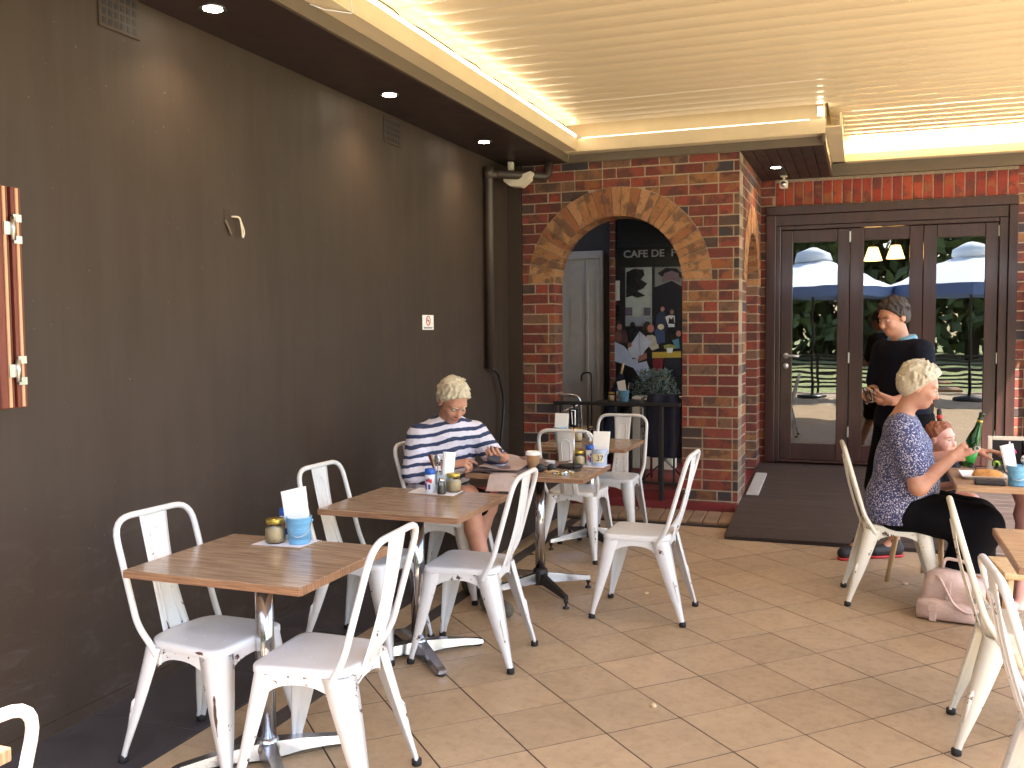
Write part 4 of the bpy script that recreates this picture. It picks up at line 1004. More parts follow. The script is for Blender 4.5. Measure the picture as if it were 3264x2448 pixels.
for k in range(3): MB().tube([(-.005, .004 * k, 0), (-.045 - .012 * k, .01 * k, .15 - .004 * k)], [.004, .0055], 8).build('knife_handle', M_sash if k else M_table, ct)
# table 3
jar((-1.55, 5.275), 'sugar jar beside the number stand', s=.95); salt((-1.492, 5.315), 'blue capped salt bottle between the sugar jar and the numbered bucket', rz=.4)
M_pale = mat('pale_lilac_tin', C(186, 200, 226), .4, var=.05)
bk = bucket((-1.432, 5.305), 'pale bucket numbered 37 on the newspaper table', m=M_pale)
lb = MB(); vs = []
for k in range(9):
    a = -2.35 + k * .19; vs += [(.0447 * math.cos(a), .0447 * math.sin(a), .024), (.0492 * math.cos(a), .0492 * math.sin(a), .074)]
lb.add(vs, [(2 * k, 2 * k + 2, 2 * k + 3, 2 * k + 1) for k in range(8)], True); lb.build('paper_label', mat('cream_label', C(232, 222, 186), .7, var=.05), bk)
text('number', '37', .046, M_ink, bk, (-.006, -.0508, .034), (PI / 2 - .07, 0, .05), .0006, .9, 'LEFT')
napkins((-1.43, 5.315), 'upright square of white napkins in the bucket numbered 37', BZ + .07, .02, (-.05, .03), .086, .13)
sp_ = thing('spoon_bunch', 'bright spoons leaning out of the bucket numbered 37', 'cutlery', (-1.458, 5.30, BZ + .05))
for k in range(3): MB().tube([(0, .004 * k, 0), (-.028 - .01 * k, .006 * k, .075 + .012 * k)], .0028, 6).lathe([(0, -.022), (.010, -.014), (.013, 0), (.009, .016), (0, .022)], 12, (-.034 - .011 * k, .007 * k, .098 + .013 * k), sy=.3).build('spoon', M_steel, sp_)
ns = thing('number_stand', 'steel rod table stand with a navy clip at the top', 'number stand', (-1.528, 5.10, TZ))
MB().lathe([(.040, 0), (.040, .006), (.008, .012)], 20).build('weighted_foot', M_black, ns); MB().tube([(0, 0, .01), (0, 0, .25)], .0042, 8).build('rod', M_steel, ns)
cl = MB().box((-.026, -.008, .25), (.026, .008, .355), .004).build('clip_holder', M_navy, ns)
MB().tube([(-.012, -.010, .345), (.012, -.010, .345), (.012, -.010, .262)], .0035, 6).tube([(-.008, -.010, .335), (-.004, -.010, .265)], .003, 6).build('white_clip_mark', M_shk, cl)
cp = thing('takeaway_cup', 'brown takeaway coffee cup with a white lid beside the newspaper', 'cup', (-1.762, 5.07, TZ))
MB().lathe([(.029, 0), (.030, .002), (.040, .083), (.041, .085)], 28).build('paper_cup', M_kraft, cp); MB().lathe([(.0425, .0855), (.044, .089), (.0425, .092), (.041, .103), (.039, .106), (.036, .101), (0, .1005)], 28).build('lid', M_paper, cp)
sg = thing('sunglasses', 'dark sunglasses lying in front of the white tub', 'sunglasses', (-1.655, 4.985, TZ), .3)
for s in (-1, 1): MB().lathe([(0, -.003), (.024, -.003), (.026, 0), (.024, .003), (0, .003)], 18, (s * .031, 0, .026), sx=1.05, rot=rX).build('lens', M_black, sg)
MB().tube([(-.008, 0, .032), (0, -.003, .035), (.008, 0, .032)], .003, 6).build('bridge', M_black, sg)
for s in (-1, 1): MB().tube([(s * .058, .002, .032), (s * .06, .06, .02), (s * .05, .11, .006)], .003, 6).build('temple', M_black, sg)
wt = thing('white_tub', 'small white tub behind the sunglasses', 'tub', (-1.675, 5.12, TZ)); MB().lathe([(.022, 0), (.029, .045), (.031, .046), (.029, .048), (.020, .004), (0, .004)], 20).build('tub', M_shk, wt)
wa = tag(MB().lathe([(0, 0), (.05, .002), (.058, .012), (.05, .024), (0, .028)], 20, sx=1.25, sy=.75).build('black_pouch', M_black, None, (-1.575, 5.19, TZ), .3), 'black pouch behind the keys on the newspaper table', 'pouch')
kx = thing('key_bunch', 'bunch of keys with wooden tag near the table corner', 'keys', (-1.55, 4.965, TZ))
MB().tube([(.02 * math.cos(a), .02 * math.sin(a), .004) for a in [2 * PI * k / 16 for k in range(16)]], .0015, 6, True).build('key_ring', M_steel, kx)
for k in range(7):
    a = -2.4 + k * .55; R = Matrix.Rotation(a, 3, 'Z'); v = lambda x, y_, z: tuple(R @ Vector((x, y_, z + .0012 * k)))
    mb = MB(); mb.tube([v(.02, 0, .003), v(.035, 0, .006)], .009, 8); mb.tube([v(.035, 0, .006), v(.065, 0, .003)], .004, 6); mb.build('key', (M_steel, M_lid, M_zinc)[k % 3], kx)
MB().tube([(-.02, .01, .006), (-.06, .015, .010), (-.10, .0, .004)], [.004, .009, .006], 8).build('wooden_tag', M_pine, kx)
# newspaper: soft stacked sheets
nw = thing('newspaper', 'open pink grey newspaper spread over the table under the man\'s hands', 'newspaper', (-1.93, 5.10, TZ))
def paper_sheet(x0, x1, y0, y1, z, amp, seed, droop=0):
    r_ = random.Random(seed); ph = r_.uniform(0, 6); nx, ny = 14, 14; vs = []
    for i in range(nx + 1):
        for j in range(ny + 1):
            u, v = i / nx, j / ny; xx, yy = x0 + (x1 - x0) * u, y0 + (y1 - y0) * v
            zz = z + amp * (.5 + .5 * math.sin(u * 5 + ph)) * (.4 + .6 * v) + amp * .5 * (.5 + .5 * math.sin(v * 7 + ph * 2 + u * 2))
            if yy < -.275: zz -= droop * min(1, (-.275 - yy) / .05) ** 1.3
            vs.append((xx + .01 * math.sin(v * 3 + ph), yy + .012 * math.sin(u * 3 + ph), zz))
    g = lambda i, j: i * (ny + 1) + j
    mb = MB(); mb.add(vs, [(g(i, j), g(i + 1, j), g(i + 1, j + 1), g(i, j + 1)) for i in range(nx) for j in range(ny)], True); return mb
for k, a in enumerate(((-.15, .13, -.26, .25, .002, .010, 1), (-.13, .16, -.25, .27, .010, .014, 2), (-.12, .14, -.22, .28, .020, .018, 3), (.02, .32, .08, .28, .008, .022, 4))):
    paper_sheet(*a).build('page', M_news if k % 2 == 0 else M_newsd, nw)
paper_sheet(.01, .16, -.34, -.10, .004, .004, 6, .085).build('hanging_page', M_news, nw)
# magazines on the low wall
for k, (c, lab, z) in enumerate(((C(52, 130, 74), 'green magazine at the bottom of the pile on the low wall', .4205), (C(176, 160, 70), 'yellow magazine in the middle of the pile on the low wall', .4305), (C(150, 50, 62), 'red magazine on top of the pile on the low wall', .4405))):
    m = MB().box((-.15, -.11, 0), (.15, .11, .0092), .001).build('magazine', mat('magazine_cover', c, .4, var=.2, vscale=12), None, (-2.47, 5.86, z), .15 + .2 * k); tag(m, lab, 'magazine', 'magazines piled on the low wall')
# far table
bucket((-2.03, 6.44), 'blue bucket with napkins on the farthest table', TZ); napkins((-2.03, 6.45), 'white napkins in the bucket on the farthest table', TZ + .07, .05, (-.05, .05), .09, .13)
jar((-1.91, 6.46), 'sugar jar on the farthest table', TZ)
# porch table
bucket((-2.02, 8.33), 'blue bucket on the porch table behind the railing', PZ + .6905); napkins((-2.03, 8.335), 'white napkins tilted in the bucket on the porch table', PZ + .76, .1, (-.06, -.2), .062, .12)
jar((-2.135, 8.33), 'sugar jar on the porch table behind the railing', PZ + .6905, .9); salt((-2.075, 8.37), 'salt bottle behind the bucket on the porch table', PZ + .6905)
ct = thing('cutlery_bunch', 'dark handled cutlery in the bucket on the porch table', 'cutlery', (-1.99, 8.33, PZ + .73))
for k in range(3): MB().tube([(.0, .004 * k, 0), (.02 + .012 * k, 0, .13)], [.004, .006], 8).build('knife_handle', M_black if k else M_steel, ct)
cn = tag(MB().tube(fillet([(-2.47, 8.5, 1.05), (-2.47, 8.5, 1.12), (-2.37, 8.5, 1.14), (-2.37, 8.5, PZ)], .05), .008, 8).build('walking_cane', M_black), 'black crook handled cane standing behind the porch railing', 'cane')
um = thing('closed_umbrella', 'closed navy parasol leaning by the brick pier in the porch', 'umbrella', (-2.40, 8.85, PZ))
M_nav2 = mat('navy_canvas', C(26, 28, 48), .8, var=.2, bmp=.3)
ax = Vector((.17, .22, .90)); MB().tube([ax * .12, ax * .3, ax * .75, ax * 1.0], [.06, .10, .07, .025], 10).build('furled_canvas', M_nav2, um); MB().tube([ax * 0, ax * .13], .016, 8).tube([ax * 1.0, ax * 1.12], .012, 8).build('shaft', M_pine, um)
pl = thing('potted_plant', 'feathery grey green plant in a cream planter box in the porch', 'plant', (-1.87, 8.95, PZ))
MB().box((-.2, -.1, .0), (.2, .1, .70), .01).build('planter_box', M_beige, pl)
mb = MB(); r_ = random.Random(4)
for k in range(1100):
    a, rr = r_.uniform(0, 2 * PI), r_.uniform(0, 1) ** .5; h = r_.uniform(0, 1); c_ = Vector((.26 * rr * math.cos(a) * (1 - .4 * h),   .13 * rr * math.sin(a), .70 + .25 * h))
    d = Vector((r_.uniform(-1, 1), r_.uniform(-1, 1), r_.uniform(-.2, 1))).normalized() * .034; w_ = d.orthogonal().normalized() * .005
    mb.add([c_, c_ + d * .5 + w_, c_ + d, c_ + d * .5 - w_], [(0, 1, 2, 3)])
mb.build('foliage', M_leaf, pl)
jk = MB(); vs = []; nz, na = 12, 20
for i in range(nz + 1):
    f = i / nz
    for k in range(na):
        a = 2 * PI * k / na; rx = .17 * (1 + .1 * math.sin(3 * a + f * 4)) * (.75 + .35 * math.sin(PI * min(1, f * .9 + .12))); vs.append((rx * math.cos(a), .055 * math.sin(a) * (1 + .4 * math.sin(5 * a)) , -.48 + .53 * f))
jk.add(vs, [(i * na + k, i * na + (k + 1) % na, (i + 1) * na + (k + 1) % na, (i + 1) * na + k) for i in range(nz) for k in range(na)], True); jk.add(vs[-na:], [tuple(range(na))])
tag(jk.build('navy_jacket', M_nav2, None, (-1.55, 7.80, PZ + .75)), 'navy jacket slung over the silver chair at the right of the arch', 'jacket')
# woman's table
pz = .7355
pla = thing('dinner_plate', 'square white plate with a toasted pastry in front of the woman', 'plate', (.61, 5.52, pz))
rr = [(-.11, -.11), (.11, -.11), (.11, .11), (-.11, .11)]
mb = MB(); vs = [(a * s_, b * s_, z) for s_, z in ((.7, 0), (.72, .002), (1.0, .018), (1.0, .021), (.7, .006)) for a, b in rr]
mb.add(vs, [(i * 4 + k, i * 4 + (k + 1) % 4, (i + 1) * 4 + (k + 1) % 4, (i + 1) * 4 + k) for i in range(4) for k in range(4)] + [(16, 17, 18, 19), (3, 2, 1, 0)]); mb.build('plate', M_paper, pla)
fd = thing('toasted_pastry', 'golden toasted pastry lying on the square plate', 'food', (.625, 5.50, pz + .008))
mb = MB(); vs = []; 
for i, (s_, z) in enumerate(((.9, 0), (1, .010), (.95, .024), (.7, .034), (.3, .038))):
    vs += [((.075 + .006 * math.sin(3 * a + i)) * math.cos(a) * s_, (.045 + .005 * math.cos(2 * a)) * math.sin(a) * s_, z + .003 * math.sin(4 * a)) for a in [2 * PI * k / 22 for k in range(22)]]
mb.add(vs, [(i * 22 + k, i * 22 + (k + 1) % 22, (i + 1) * 22 + (k + 1) % 22, (i + 1) * 22 + k) for i in range(4) for k in range(22)] + [tuple(range(88, 110))], True); mb.build('crust', M_food, fd)
fk = tag(MB().tube([(-.06, .05, .10), (-.02, .02, .05), (.0, 0, .012)], [.004, .006, .003], 8).build('dark_handled_knife', M_black, None, (.575, 5.50, pz + .03)), 'dark handled knife held over the plate', 'knife')
wl_ = tag(MB().box((-.07, -.035, 0), (.07, .035, .024), .006).build('dark_wallet', M_ink, None, (.615, 5.285, pz), -.03), 'dark wallet on the table edge in front of the plate', 'wallet')
bucket((.74, 5.30), 'blue bucket on the woman\'s table at the right edge', pz, m=mat('mid_blue_tin', C(104, 166, 204), .4, var=.06)); napkins((.715, 5.31), 'tall white napkin in the bucket at the right edge', pz + .07, .2, (-.08, -.16), .05, .135)
sp_ = thing('spoon_bunch', 'round bowled spoon in the bucket at the right edge', 'cutlery', (.765, 5.30, pz + .06)); MB().tube([(0, 0, 0), (.005, -.005, .05)], .003, 6).lathe([(0, -.026), (.014, -.015), (.018, 0), (.013, .018), (0, .026)], 14, (.006, -.007, .072), sy=.3).build('spoon', M_steel, sp_)
gl = thing('water_glass', 'clear tumbler with a lime slice behind the plate', 'glass', (.70, 5.60, pz))
MB().lathe([(.026, 0), (.030, .004), (.034, .075), (.0335, .077), (.031, .075), (.027, .008), (0, .007)], 20).build('tumbler', M_clear, gl); MB().lathe([(0, .012), (.025, .012), (.029, .045), (0, .046)], 16).build('ice_water', M_clear, gl); MB().lathe([(0, -.003), (.018, -.003), (.018, .003), (0, .003)], 14, (-.018, -.01, .066), rot=rX).build('lime_slice', M_lime, gl)
pc = thing('sipper_cup', 'clear cup with a hot pink lid and straw under the woman\'s fingers', 'cup', (.755, 5.72, pz))
MB().lathe([(.028, 0), (.031, .004), (.036, .11), (.0355, .112), (.033, .11), (.028, .008), (0, .007)], 20).build('clear_cup', M_clear, pc); MB().lathe([(.038, .1125), (.038, .12), (.028, .136), (0, .140)], 20).build('pink_lid', M_hot, pc); MB().tube([(0, 0, .139), (.004, 0, .175)], .004, 8).build('straw', M_shk, pc)
ju = thing('juice_glass', 'tall glass of orange juice at the back of the woman\'s table', 'glass', (.86, 5.76, pz))
MB().lathe([(.030, 0), (.032, .004), (.038, .175), (.0375, .177), (.0355, .175), (.030, .009), (0, .008)], 20).build('tumbler', M_clear, ju); MB().lathe([(0, .010), (.029, .010), (.034, .14), (0, .141)], 18).build('juice', M_juice, ju)
cb = thing('framed_blackboard', 'small cream framed blackboard at the back of the woman\'s table', 'blackboard', (.765, 5.83, pz), .0)
for lo, hi in (((-.1, 0, 0), (-.078, .018, .19)), ((.078, 0, 0), (.1, .018, .19)), ((-.0775, 0, .168), (.0775, .018, .19)), ((-.0775, 0, 0), (.0775, .018, .02))): MB().box(lo, hi, .002).build('frame_bar', M_beige, cb)
MB().box((-.0775, .006, .0205), (.0775, .012, .1675)).build('slate', M_ink, cb)
# pink bag
bg_ = thing('handbag', 'slouched pale pink leather handbag on the tiles by the cream chair', 'bag', (.475, 5.42, 0), -.25)
def soft(path, rx, rz_, n=20, seed=1, wr=.05):
    vs = []; r_ = random.Random(seed); P = len(path)
    for i, (x, y_, z, a, b) in enumerate(path):
        for k in range(n):
            t = 2 * PI * k / n; e = 1 + wr * math.sin(3 * t + i * 1.7 + seed) + wr * .7 * math.sin(7 * t - i * 2.3)
            c_, s_ = math.cos(t), math.sin(t); sg_ = lambda q: math.copysign(abs(q) ** .7, q)
            vs.append((x, y_ + a * sg_(c_) * e, max(.002, z + b * sg_(s_) * e)))
    fs = [(i * n + k, i * n + (k + 1) % n, (i + 1) * n + (k + 1) % n, (i + 1) * n + k) for i in range(P - 1) for k in range(n)] + [tuple(range(n))[::-1], tuple((P - 1) * n + k for k in range(n))]
    mb = MB(); mb.add(vs, fs, True); return mb
soft([(-.150, 0, .10, .05, .07), (-.145, 0, .105, .09, .10), (-.10, .005, .125, .105, .125), (-.03, .0, .13, .11, .13), (.05, .0, .12, .105, .12), (.12, .01, .10, .10, .10), (.18, .01, .08, .085, .078), (.20, .01, .075, .05, .05)], 0, 0, 36, 2, .06).build('bag_body', M_pink, bg_)
soft([(-.165, -.10, .055, .02, .02), (-.16, -.10, .055, .045, .05), (-.08, -.105, .058, .05, .055), (.05, -.10, .055, .048, .052), (.15, -.09, .05, .042, .046), (.16, -.09, .05, .02, .02)], 0, 0, 28, 5, .045).build('front_pocket', M_pink, bg_)
MB().box((-.095, -.157, .004), (-.06, -.150, .11), .002).box((-.10, -.16, .055), (-.055, -.157, .085), .001).build('pocket_strap', M_pink, bg_)
MB().tube([(-.095 + .02 * k, .02, .235 + .004 * math.sin(k * 2)) for k in range(14)], .006, 6).build('zip_trim', M_alu, bg_)
MB().tube(fillet([(-.06, .0, .255), (-.05, .0, .31), (.06, .0, .30), (.07, .0, .235)], .05), .009, 8).build('carry_handle', M_pink, bg_)
for x_ in (-.02, .10): MB().box((x_, -.122, .10), (x_ + .022, -.112, .215), .002).build('front_strap', M_pink, bg_)
for x_ in (-.02, .10): MB().box((x_ - .003, -.126, .12), (x_ + .025, -.1225, .145), .001).build('buckle', M_alu, bg_)
MB().tube(fillet([(-.10, -.03, .22), (-.05, -.12, .23), (.02, -.15, .10), (.10, -.15, .06), (.17, -.08, .12)], .08), .007, 8).build('shoulder_strap', M_pink, bg_)
for k, (x, y_, lab) in enumerate(((.255, 6.02, 'crumb of bread on the tiles by the far leg of the cream chair'), (-1.16, 5.32, 'yellow leaf fragment on the tiles behind the lone chair'), (-.78, 3.72, 'tiny pale crumb on the open tiles'))):
    tag(MB().lathe([(0, 0), (.018, .001), (.014, .008), (0, .010)], 7, sx=1.2, sy=.8).build('crumb', M_sugar, None, (x, y_, .001), k), lab, 'crumb')
# ================================================================== PEOPLE (one continuous body each, meshed from blended volumes)
class Field:
    def __init__(s, lo, hi, res):
        s.lo = np.array(lo, float); s.res = res; s.n = np.ceil((np.array(hi) - s.lo) / res).astype(int) + 1
        s.f = np.full(tuple(s.n), 1.0, np.float32)
    def sub(s, lo, hi):
        a = np.clip(np.floor((np.array(lo) - s.lo) / s.res).astype(int), 0, s.n); b = np.clip(np.ceil((np.array(hi) - s.lo) / s.res).astype(int) + 1, 0, s.n)
        if np.any(b <= a): return None
        ax = [s.lo[i] + s.res * np.arange(a[i], b[i], dtype=np.float32) for i in range(3)]
        sl = tuple(slice(a[i], b[i]) for i in range(3))
        return sl, ax[0][:, None, None], ax[1][None, :, None], ax[2][None, None, :]
    def prim(s, p, infl=0.):
        k = p.get('k', .02); m = .05 + k + infl
        if p['t'] == 'cap':
            a, b, ra, rb = np.array(p['a'], float), np.array(p['b'], float), p['ra'], p['rb']; fl = p.get('fl'); R = max(ra, rb) * (max(1, fl[1]) if fl else 1) + m
            q = s.sub(np.minimum(a, b) - R, np.maximum(a, b) + R)
            if q is None: return
            sl, X, Y, Z = q; d = b - a; L2 = float(d @ d) + 1e-9
            px, py, pz = X - a[0], Y - a[1], Z - a[2]
            t = np.clip((px * d[0] + py * d[1] + pz * d[2]) / L2, 0, 1)
            ox, oy, oz = px - t * d[0], py - t * d[1], pz - t * d[2]; r = ra + (rb - ra) * t
            if fl:
                w = np.array(fl[0], float); w /= np.linalg.norm(w); c = ox * w[0] + oy * w[1] + oz * w[2]; g = c * (1 / fl[1] - 1)
                ox, oy, oz = ox + g * w[0], oy + g * w[1], oz + g * w[2]
            D = np.sqrt(ox * ox + oy * oy + oz * oz) - r - infl
        else:
            c = np.array(p['c'], float); ax = p['ax']; r = np.array(p['r'], float) + infl; R = max(r) + m
            q = s.sub(c - R, c + R)
            if q is None: return
            sl, X, Y, Z = q; px, py, pz = X - c[0], Y - c[1], Z - c[2]; e = 0; e2 = 0
            for i in range(3):
                w = ax[i]; u = px * w[0] + py * w[1] + pz * w[2]; e = e + (u / r[i]) ** 2; e2 = e2 + (u / r[i] ** 2) ** 2
            k0 = np.sqrt(e); D = k0 * (k0 - 1) / np.maximum(np.sqrt(e2), 1e-6)
        f = s.f[sl]
        if p.get('neg'):
            D = -D; h = np.clip(.5 - .5 * (f - D) / k, 0, 1); s.f[sl] = f * (1 - h) + D * h + k * h * (1 - h)
        else:
            h = np.clip(.5 + .5 * (f - D) / k, 0, 1); s.f[sl] = f * (1 - h) + D * h - k * h * (1 - h)
    def cut(s, n, d):       # keep n.x <= d
        X = [s.lo[i] + s.res * np.arange(s.n[i], dtype=np.float32) for i in range(3)]
        s.f = np.maximum(s.f, n[0] * X[0][:, None, None] + n[1] * X[1][None, :, None] + n[2] * X[2][None, None, :] - d)
    def mesh(s):
        f = s.f; ins = f < 0; nx, ny, nz = f.shape
        P = np.zeros((nx - 1, ny - 1, nz - 1, 3), np.float32); cnt = np.zeros((nx - 1, ny - 1, nz - 1), np.int16)
        for axis in range(3):
            o = [a for a in range(3) if a != axis]
            for u in (0, 1):
                for w in (0, 1):
                    i0 = [slice(0, -1)] * 3; i1 = [slice(0, -1)] * 3
                    for q, vv in ((o[0], u), (o[1], w)):
                        if vv: i0[q] = slice(1, None); i1[q] = slice(1, None)
                    i1[axis] = slice(1, None)
                    A, B = f[tuple(i0)], f[tuple(i1)]; x = (A < 0) != (B < 0)
                    t = A[x] / (A[x] - B[x]); off = np.zeros((t.size, 3), np.float32); off[:, axis] = t; off[:, o[0]] = u; off[:, o[1]] = w
                    P[x] += off; cnt[x] += 1
        act = cnt > 0; ids = np.full(act.shape, -1, np.int64); ids[act] = np.arange(act.sum()); ijk = np.argwhere(act)
        V = s.lo + s.res * (ijk + P[act] / cnt[act][:, None]); F = []
        for axis in range(3):
            o = [(axis + 1) % 3, (axis + 2) % 3]; i0 = [slice(1, -1)] * 3; i1 = [slice(1, -1)] * 3; i0[axis] = slice(0, -1); i1[axis] = slice(1, None)
            A, B = ins[tuple(i0)], ins[tuple(i1)]; x = np.argwhere(A != B)
            if not len(x): continue
            sg = A[A != B]; base = x.copy(); base[:, o[0]] += 1; base[:, o[1]] += 1; q = []
            for du, dv in ((-1, -1), (0, -1), (0, 0), (-1, 0)):
                c = base.copy(); c[:, o[0]] += du; c[:, o[1]] += dv; q.append(ids[c[:, 0], c[:, 1], c[:, 2]])
            q = np.stack(q, 1); q[~sg] = q[~sg][:, ::-1]; F.append(q)
        return V, np.concatenate(F)
def sdf_obj(name, prims, matl, parent, res=.006, infl=0., cuts=(), sm=1, region=None, carve=None):
    pts = []
    for p in prims:
        if p.get('neg'): continue
        if p['t'] == 'cap': R = max(p['ra'], p['rb']) * (max(1, p['fl'][1]) if p.get('fl') else 1); pts += [np.array(p['a']) - R, np.array(p['a']) + R, np.array(p['b']) - R, np.array(p['b']) + R]
        else: R = max(p['r']); pts += [np.array(p['c']) - R, np.array(p['c']) + R]
    pts = np.array(pts); lo, hi = pts.min(0) - .03 - infl, pts.max(0) + .03 + infl
    F = Field(lo, hi, res)
    for p in prims: F.prim(p, 0 if p.get('neg') else infl)
    for n, d in cuts: F.cut(n, d)
    V, Q = F.mesh()
    org = np.array(parent.location) if parent else np.zeros(3)
    me = bpy.data.meshes.new(name); me.from_pydata((V - org).tolist(), [], Q.tolist())
    for m in (matl if isinstance(matl, list) else [matl]): me.materials.append(m)
    me.polygons.foreach_set('use_smooth', [True] * len(me.polygons)); me.update()
    o = put(name, me, parent)
    if sm: md = o.modifiers.new('smooth', 'SMOOTH'); md.iterations = sm; md.factor = .5
    return o
N_ = lambda v: np.array(v, float) / np.linalg.norm(v)
def cap(a, b, ra, rb, k=.02, fl=None, tag=''): return dict(t='cap', a=np.array(a, float), b=np.array(b, float), ra=ra, rb=rb, k=k, fl=fl, tag=tag)
def ell(c, r, ax, k=.015, tag='', neg=False): return dict(t='ell', c=np.array(c, float), r=r, ax=ax, k=k, tag=tag, neg=neg)
def head(c, f, u, s=1.0):
    """c = centre of the skull, f = face direction, u = up; returns prims and frame"""
    f = N_(f); u = np.array(u, float); u = N_(u - f * (u @ f)); l = np.cross(u, f); ax = [l, f, u]; P = lambda a, b, z: np.array(c) + (l * a + f * b + u * z) * s
    pr = [ell(P(0, -.012, .025), [.074 * s, .094 * s, .090 * s], ax, .01, 'head'), ell(P(0, .028, -.045), [.058 * s, .062 * s, .072 * s], ax, .03, 'head'),
          ell(P(0, .052, -.098), [.026 * s, .028 * s, .020 * s], ax, .025, 'head'), ell(P(0, .070, .022), [.052 * s, .018 * s, .016 * s], ax, .02, 'head'),
          cap(P(0, .084, .004), P(0, .104, -.036), .008 * s, .013 * s, .012, None, 'head'), ell(P(0, .088, -.040), [.017 * s, .013 * s, .010 * s], ax, .008, 'head'),
          ell(P(0, .082, -.068), [.024 * s, .010 * s, .006 * s], ax, .006, 'head'), ell(P(0, .079, -.080), [.021 * s, .010 * s, .007 * s], ax, .006, 'head')]
    for e in (1, -1):
        pr += [ell(P(.034 * e, .066, -.032), [.022 * s, .020 * s, .022 * s], ax, .02, 'head'), ell(P(.031 * e, .094, -.002), [.016 * s, .014 * s, .011 * s], ax, .012, 'head', True),
               ell(P(.076 * e, -.008, -.012), [.009 * s, .020 * s, .031 * s], ax, .006, 'head'), ell(P(.031 * e, .072, -.002), [.014 * s, .013 * s, .011 * s], ax, .004, 'head')]
    return pr, P, ax
def face_bits(P, ax, s, parent, browm):
    org = Vector(parent.location); R3 = Matrix([list(ax[0]), list(ax[1]), list(ax[2])]).transposed()
    for e in (1, -1):
        MB().lathe([(0, -.011 * s), (.008 * s, -.008 * s), (.0112 * s, 0), (.008 * s, .008 * s), (0, .011 * s)], 14, tuple(Vector(P(.031 * e, .0785, -.003)) - org)).build('eye', M_eye, parent)
        MB().lathe([(0, -.0055 * s), (.0055 * s, 0), (0, .0055 * s)], 12, tuple(Vector(P(.0305 * e, .0875, -.004)) - org)).build('iris', M_iris, parent)
        MB().tube([tuple(Vector(P(a * e, b, z)) - org) for a, b, z in ((.013, .0895, .017), (.03, .0885, .022), (.047, .078, .016))], [.003 * s, .004 * s, .002 * s], 6).build('eyebrow', browm, parent)
    MB().tube([tuple(Vector(P(a, b, z)) - org) for a, b, z in ((-.022, .083, -.074), (-.008, .0915, -.0715), (.008, .0915, -.0715), (.022, .083, -.074))], [.002 * s, .0045 * s, .0045 * s, .002 * s], 8).build('mouth', M_lips, parent)
def hand(w, d, n, side, curl=(30, 35, 25), thumb=(.6, .5), s=1.0, spread=.06, curls=None):
    """w wrist, d towards the fingers, n out of the back of the hand, side +1: thumb lies on d x n side"""
    d = N_(d); n = np.array(n, float); n = N_(n - d * (n @ d)); t = np.cross(d, n) * side; w = np.array(w, float); pr = []
    pc = w + d * .052 * s
    pr.append(cap(w, w + d * .03 * s, .024 * s, .026 * s, .015, (n, .72), 'hand')); pr.append(cap(w + d * .03 * s + t * .012 * s, w + d * .085 * s + t * .020 * s, .020 * s, .016 * s, .012, (n, .7), 'hand')); pr.append(cap(w + d * .03 * s - t * .012 * s, w + d * .080 * s - t * .024 * s, .020 * s, .015 * s, .012, (n, .7), 'hand'))
    for q, (off, L) in enumerate(((.030, .072), (.010, .080), (-.011, .075), (-.030, .060))):
        base = w + (d * (.088 - .004 * abs(q - 1)) + t * off) * s; cu = curls[q] if curls else curl; dirv = N_(d + t * off * spread * 30); p = base; ang = 0
        for seg, (fr, a) in enumerate(zip((.46, .30, .24), cu)):
            ang += math.radians(a); v = dirv * math.cos(ang) - n * math.sin(ang); e = p + v * L * fr * s
            pr.append(cap(p, e, (.0092 - .0009 * seg) * s, (.0085 - .0010 * seg) * s, .005, None, 'hand')); p = e
    b = w + (d * .022 + t * .020 - n * .004) * s; v1 = N_(t * 1.0 * thumb[0] + d * .85 - n * thumb[1]); m = b + v1 * .042 * s; v2 = N_(v1 * .8 + d * .5 - n * thumb[1] * .5 - t * .1); e = m + v2 * .030 * s
    pr += [cap(b, m, .0135 * s, .0105 * s, .012, None, 'hand'), cap(m, e, .0105 * s, .0088 * s, .005, None, 'hand'), cap(e, e + v2 * .016 * s, .0088 * s, .007 * s, .004, None, 'hand')]
    return pr
def hair_from(hp, P, ax, s, matl, parent, thick=.014, front=.055, low=-.02, back=-.075, seed=1, name='hair'):
    """cap of hair: swollen skull minus the face"""
    l, f, u = ax; r_ = random.Random(seed)
    pr = [ell(P(0, -.014, .030), [(.074 + thick) * s, (.094 + thick) * s, (.086 + thick) * s], ax, .01), ell(P(0, -.045, -.02), [(.066 + thick) * s, (.055 + thick) * s, .065 * s], ax, .02)]
    for k in range(150):
        th, ph = r_.uniform(0, 2 * PI), math.asin(r_.uniform(-.35, .98)); cc, ss = math.cos(ph), math.sin(ph)
        q = P((.074 + thick) * math.cos(th) * cc, -.014 + (.094 + thick) * math.sin(th) * cc, .03 + (.086 + thick) * ss)
        dn = l * (-math.cos(th) * ss) + f * (-math.sin(th) * ss) + u * (-cc) * -1
        dn = -N_(dn + .5 * np.array([r_.uniform(-1, 1), r_.uniform(-1, 1), r_.uniform(-1, 1)])) * r_.uniform(.018, .034) * s
        pr.append(cap(q - dn * .6, q + dn, .0065 * s, .003 * s, .008))
    c = P(0, 0, 0); n1 = N_(f * .80 - u * .62); n2 = -u
    return sdf_obj(name, pr, matl, parent, .005, 0, [(n1, float(n1 @ P(0, front, .062))), (n2, float(n2 @ P(0, 0, back)))], 1)
def person(name, label, loc):
    return thing(name, label, 'person', loc)
U = np.array([0, 0, 1.])
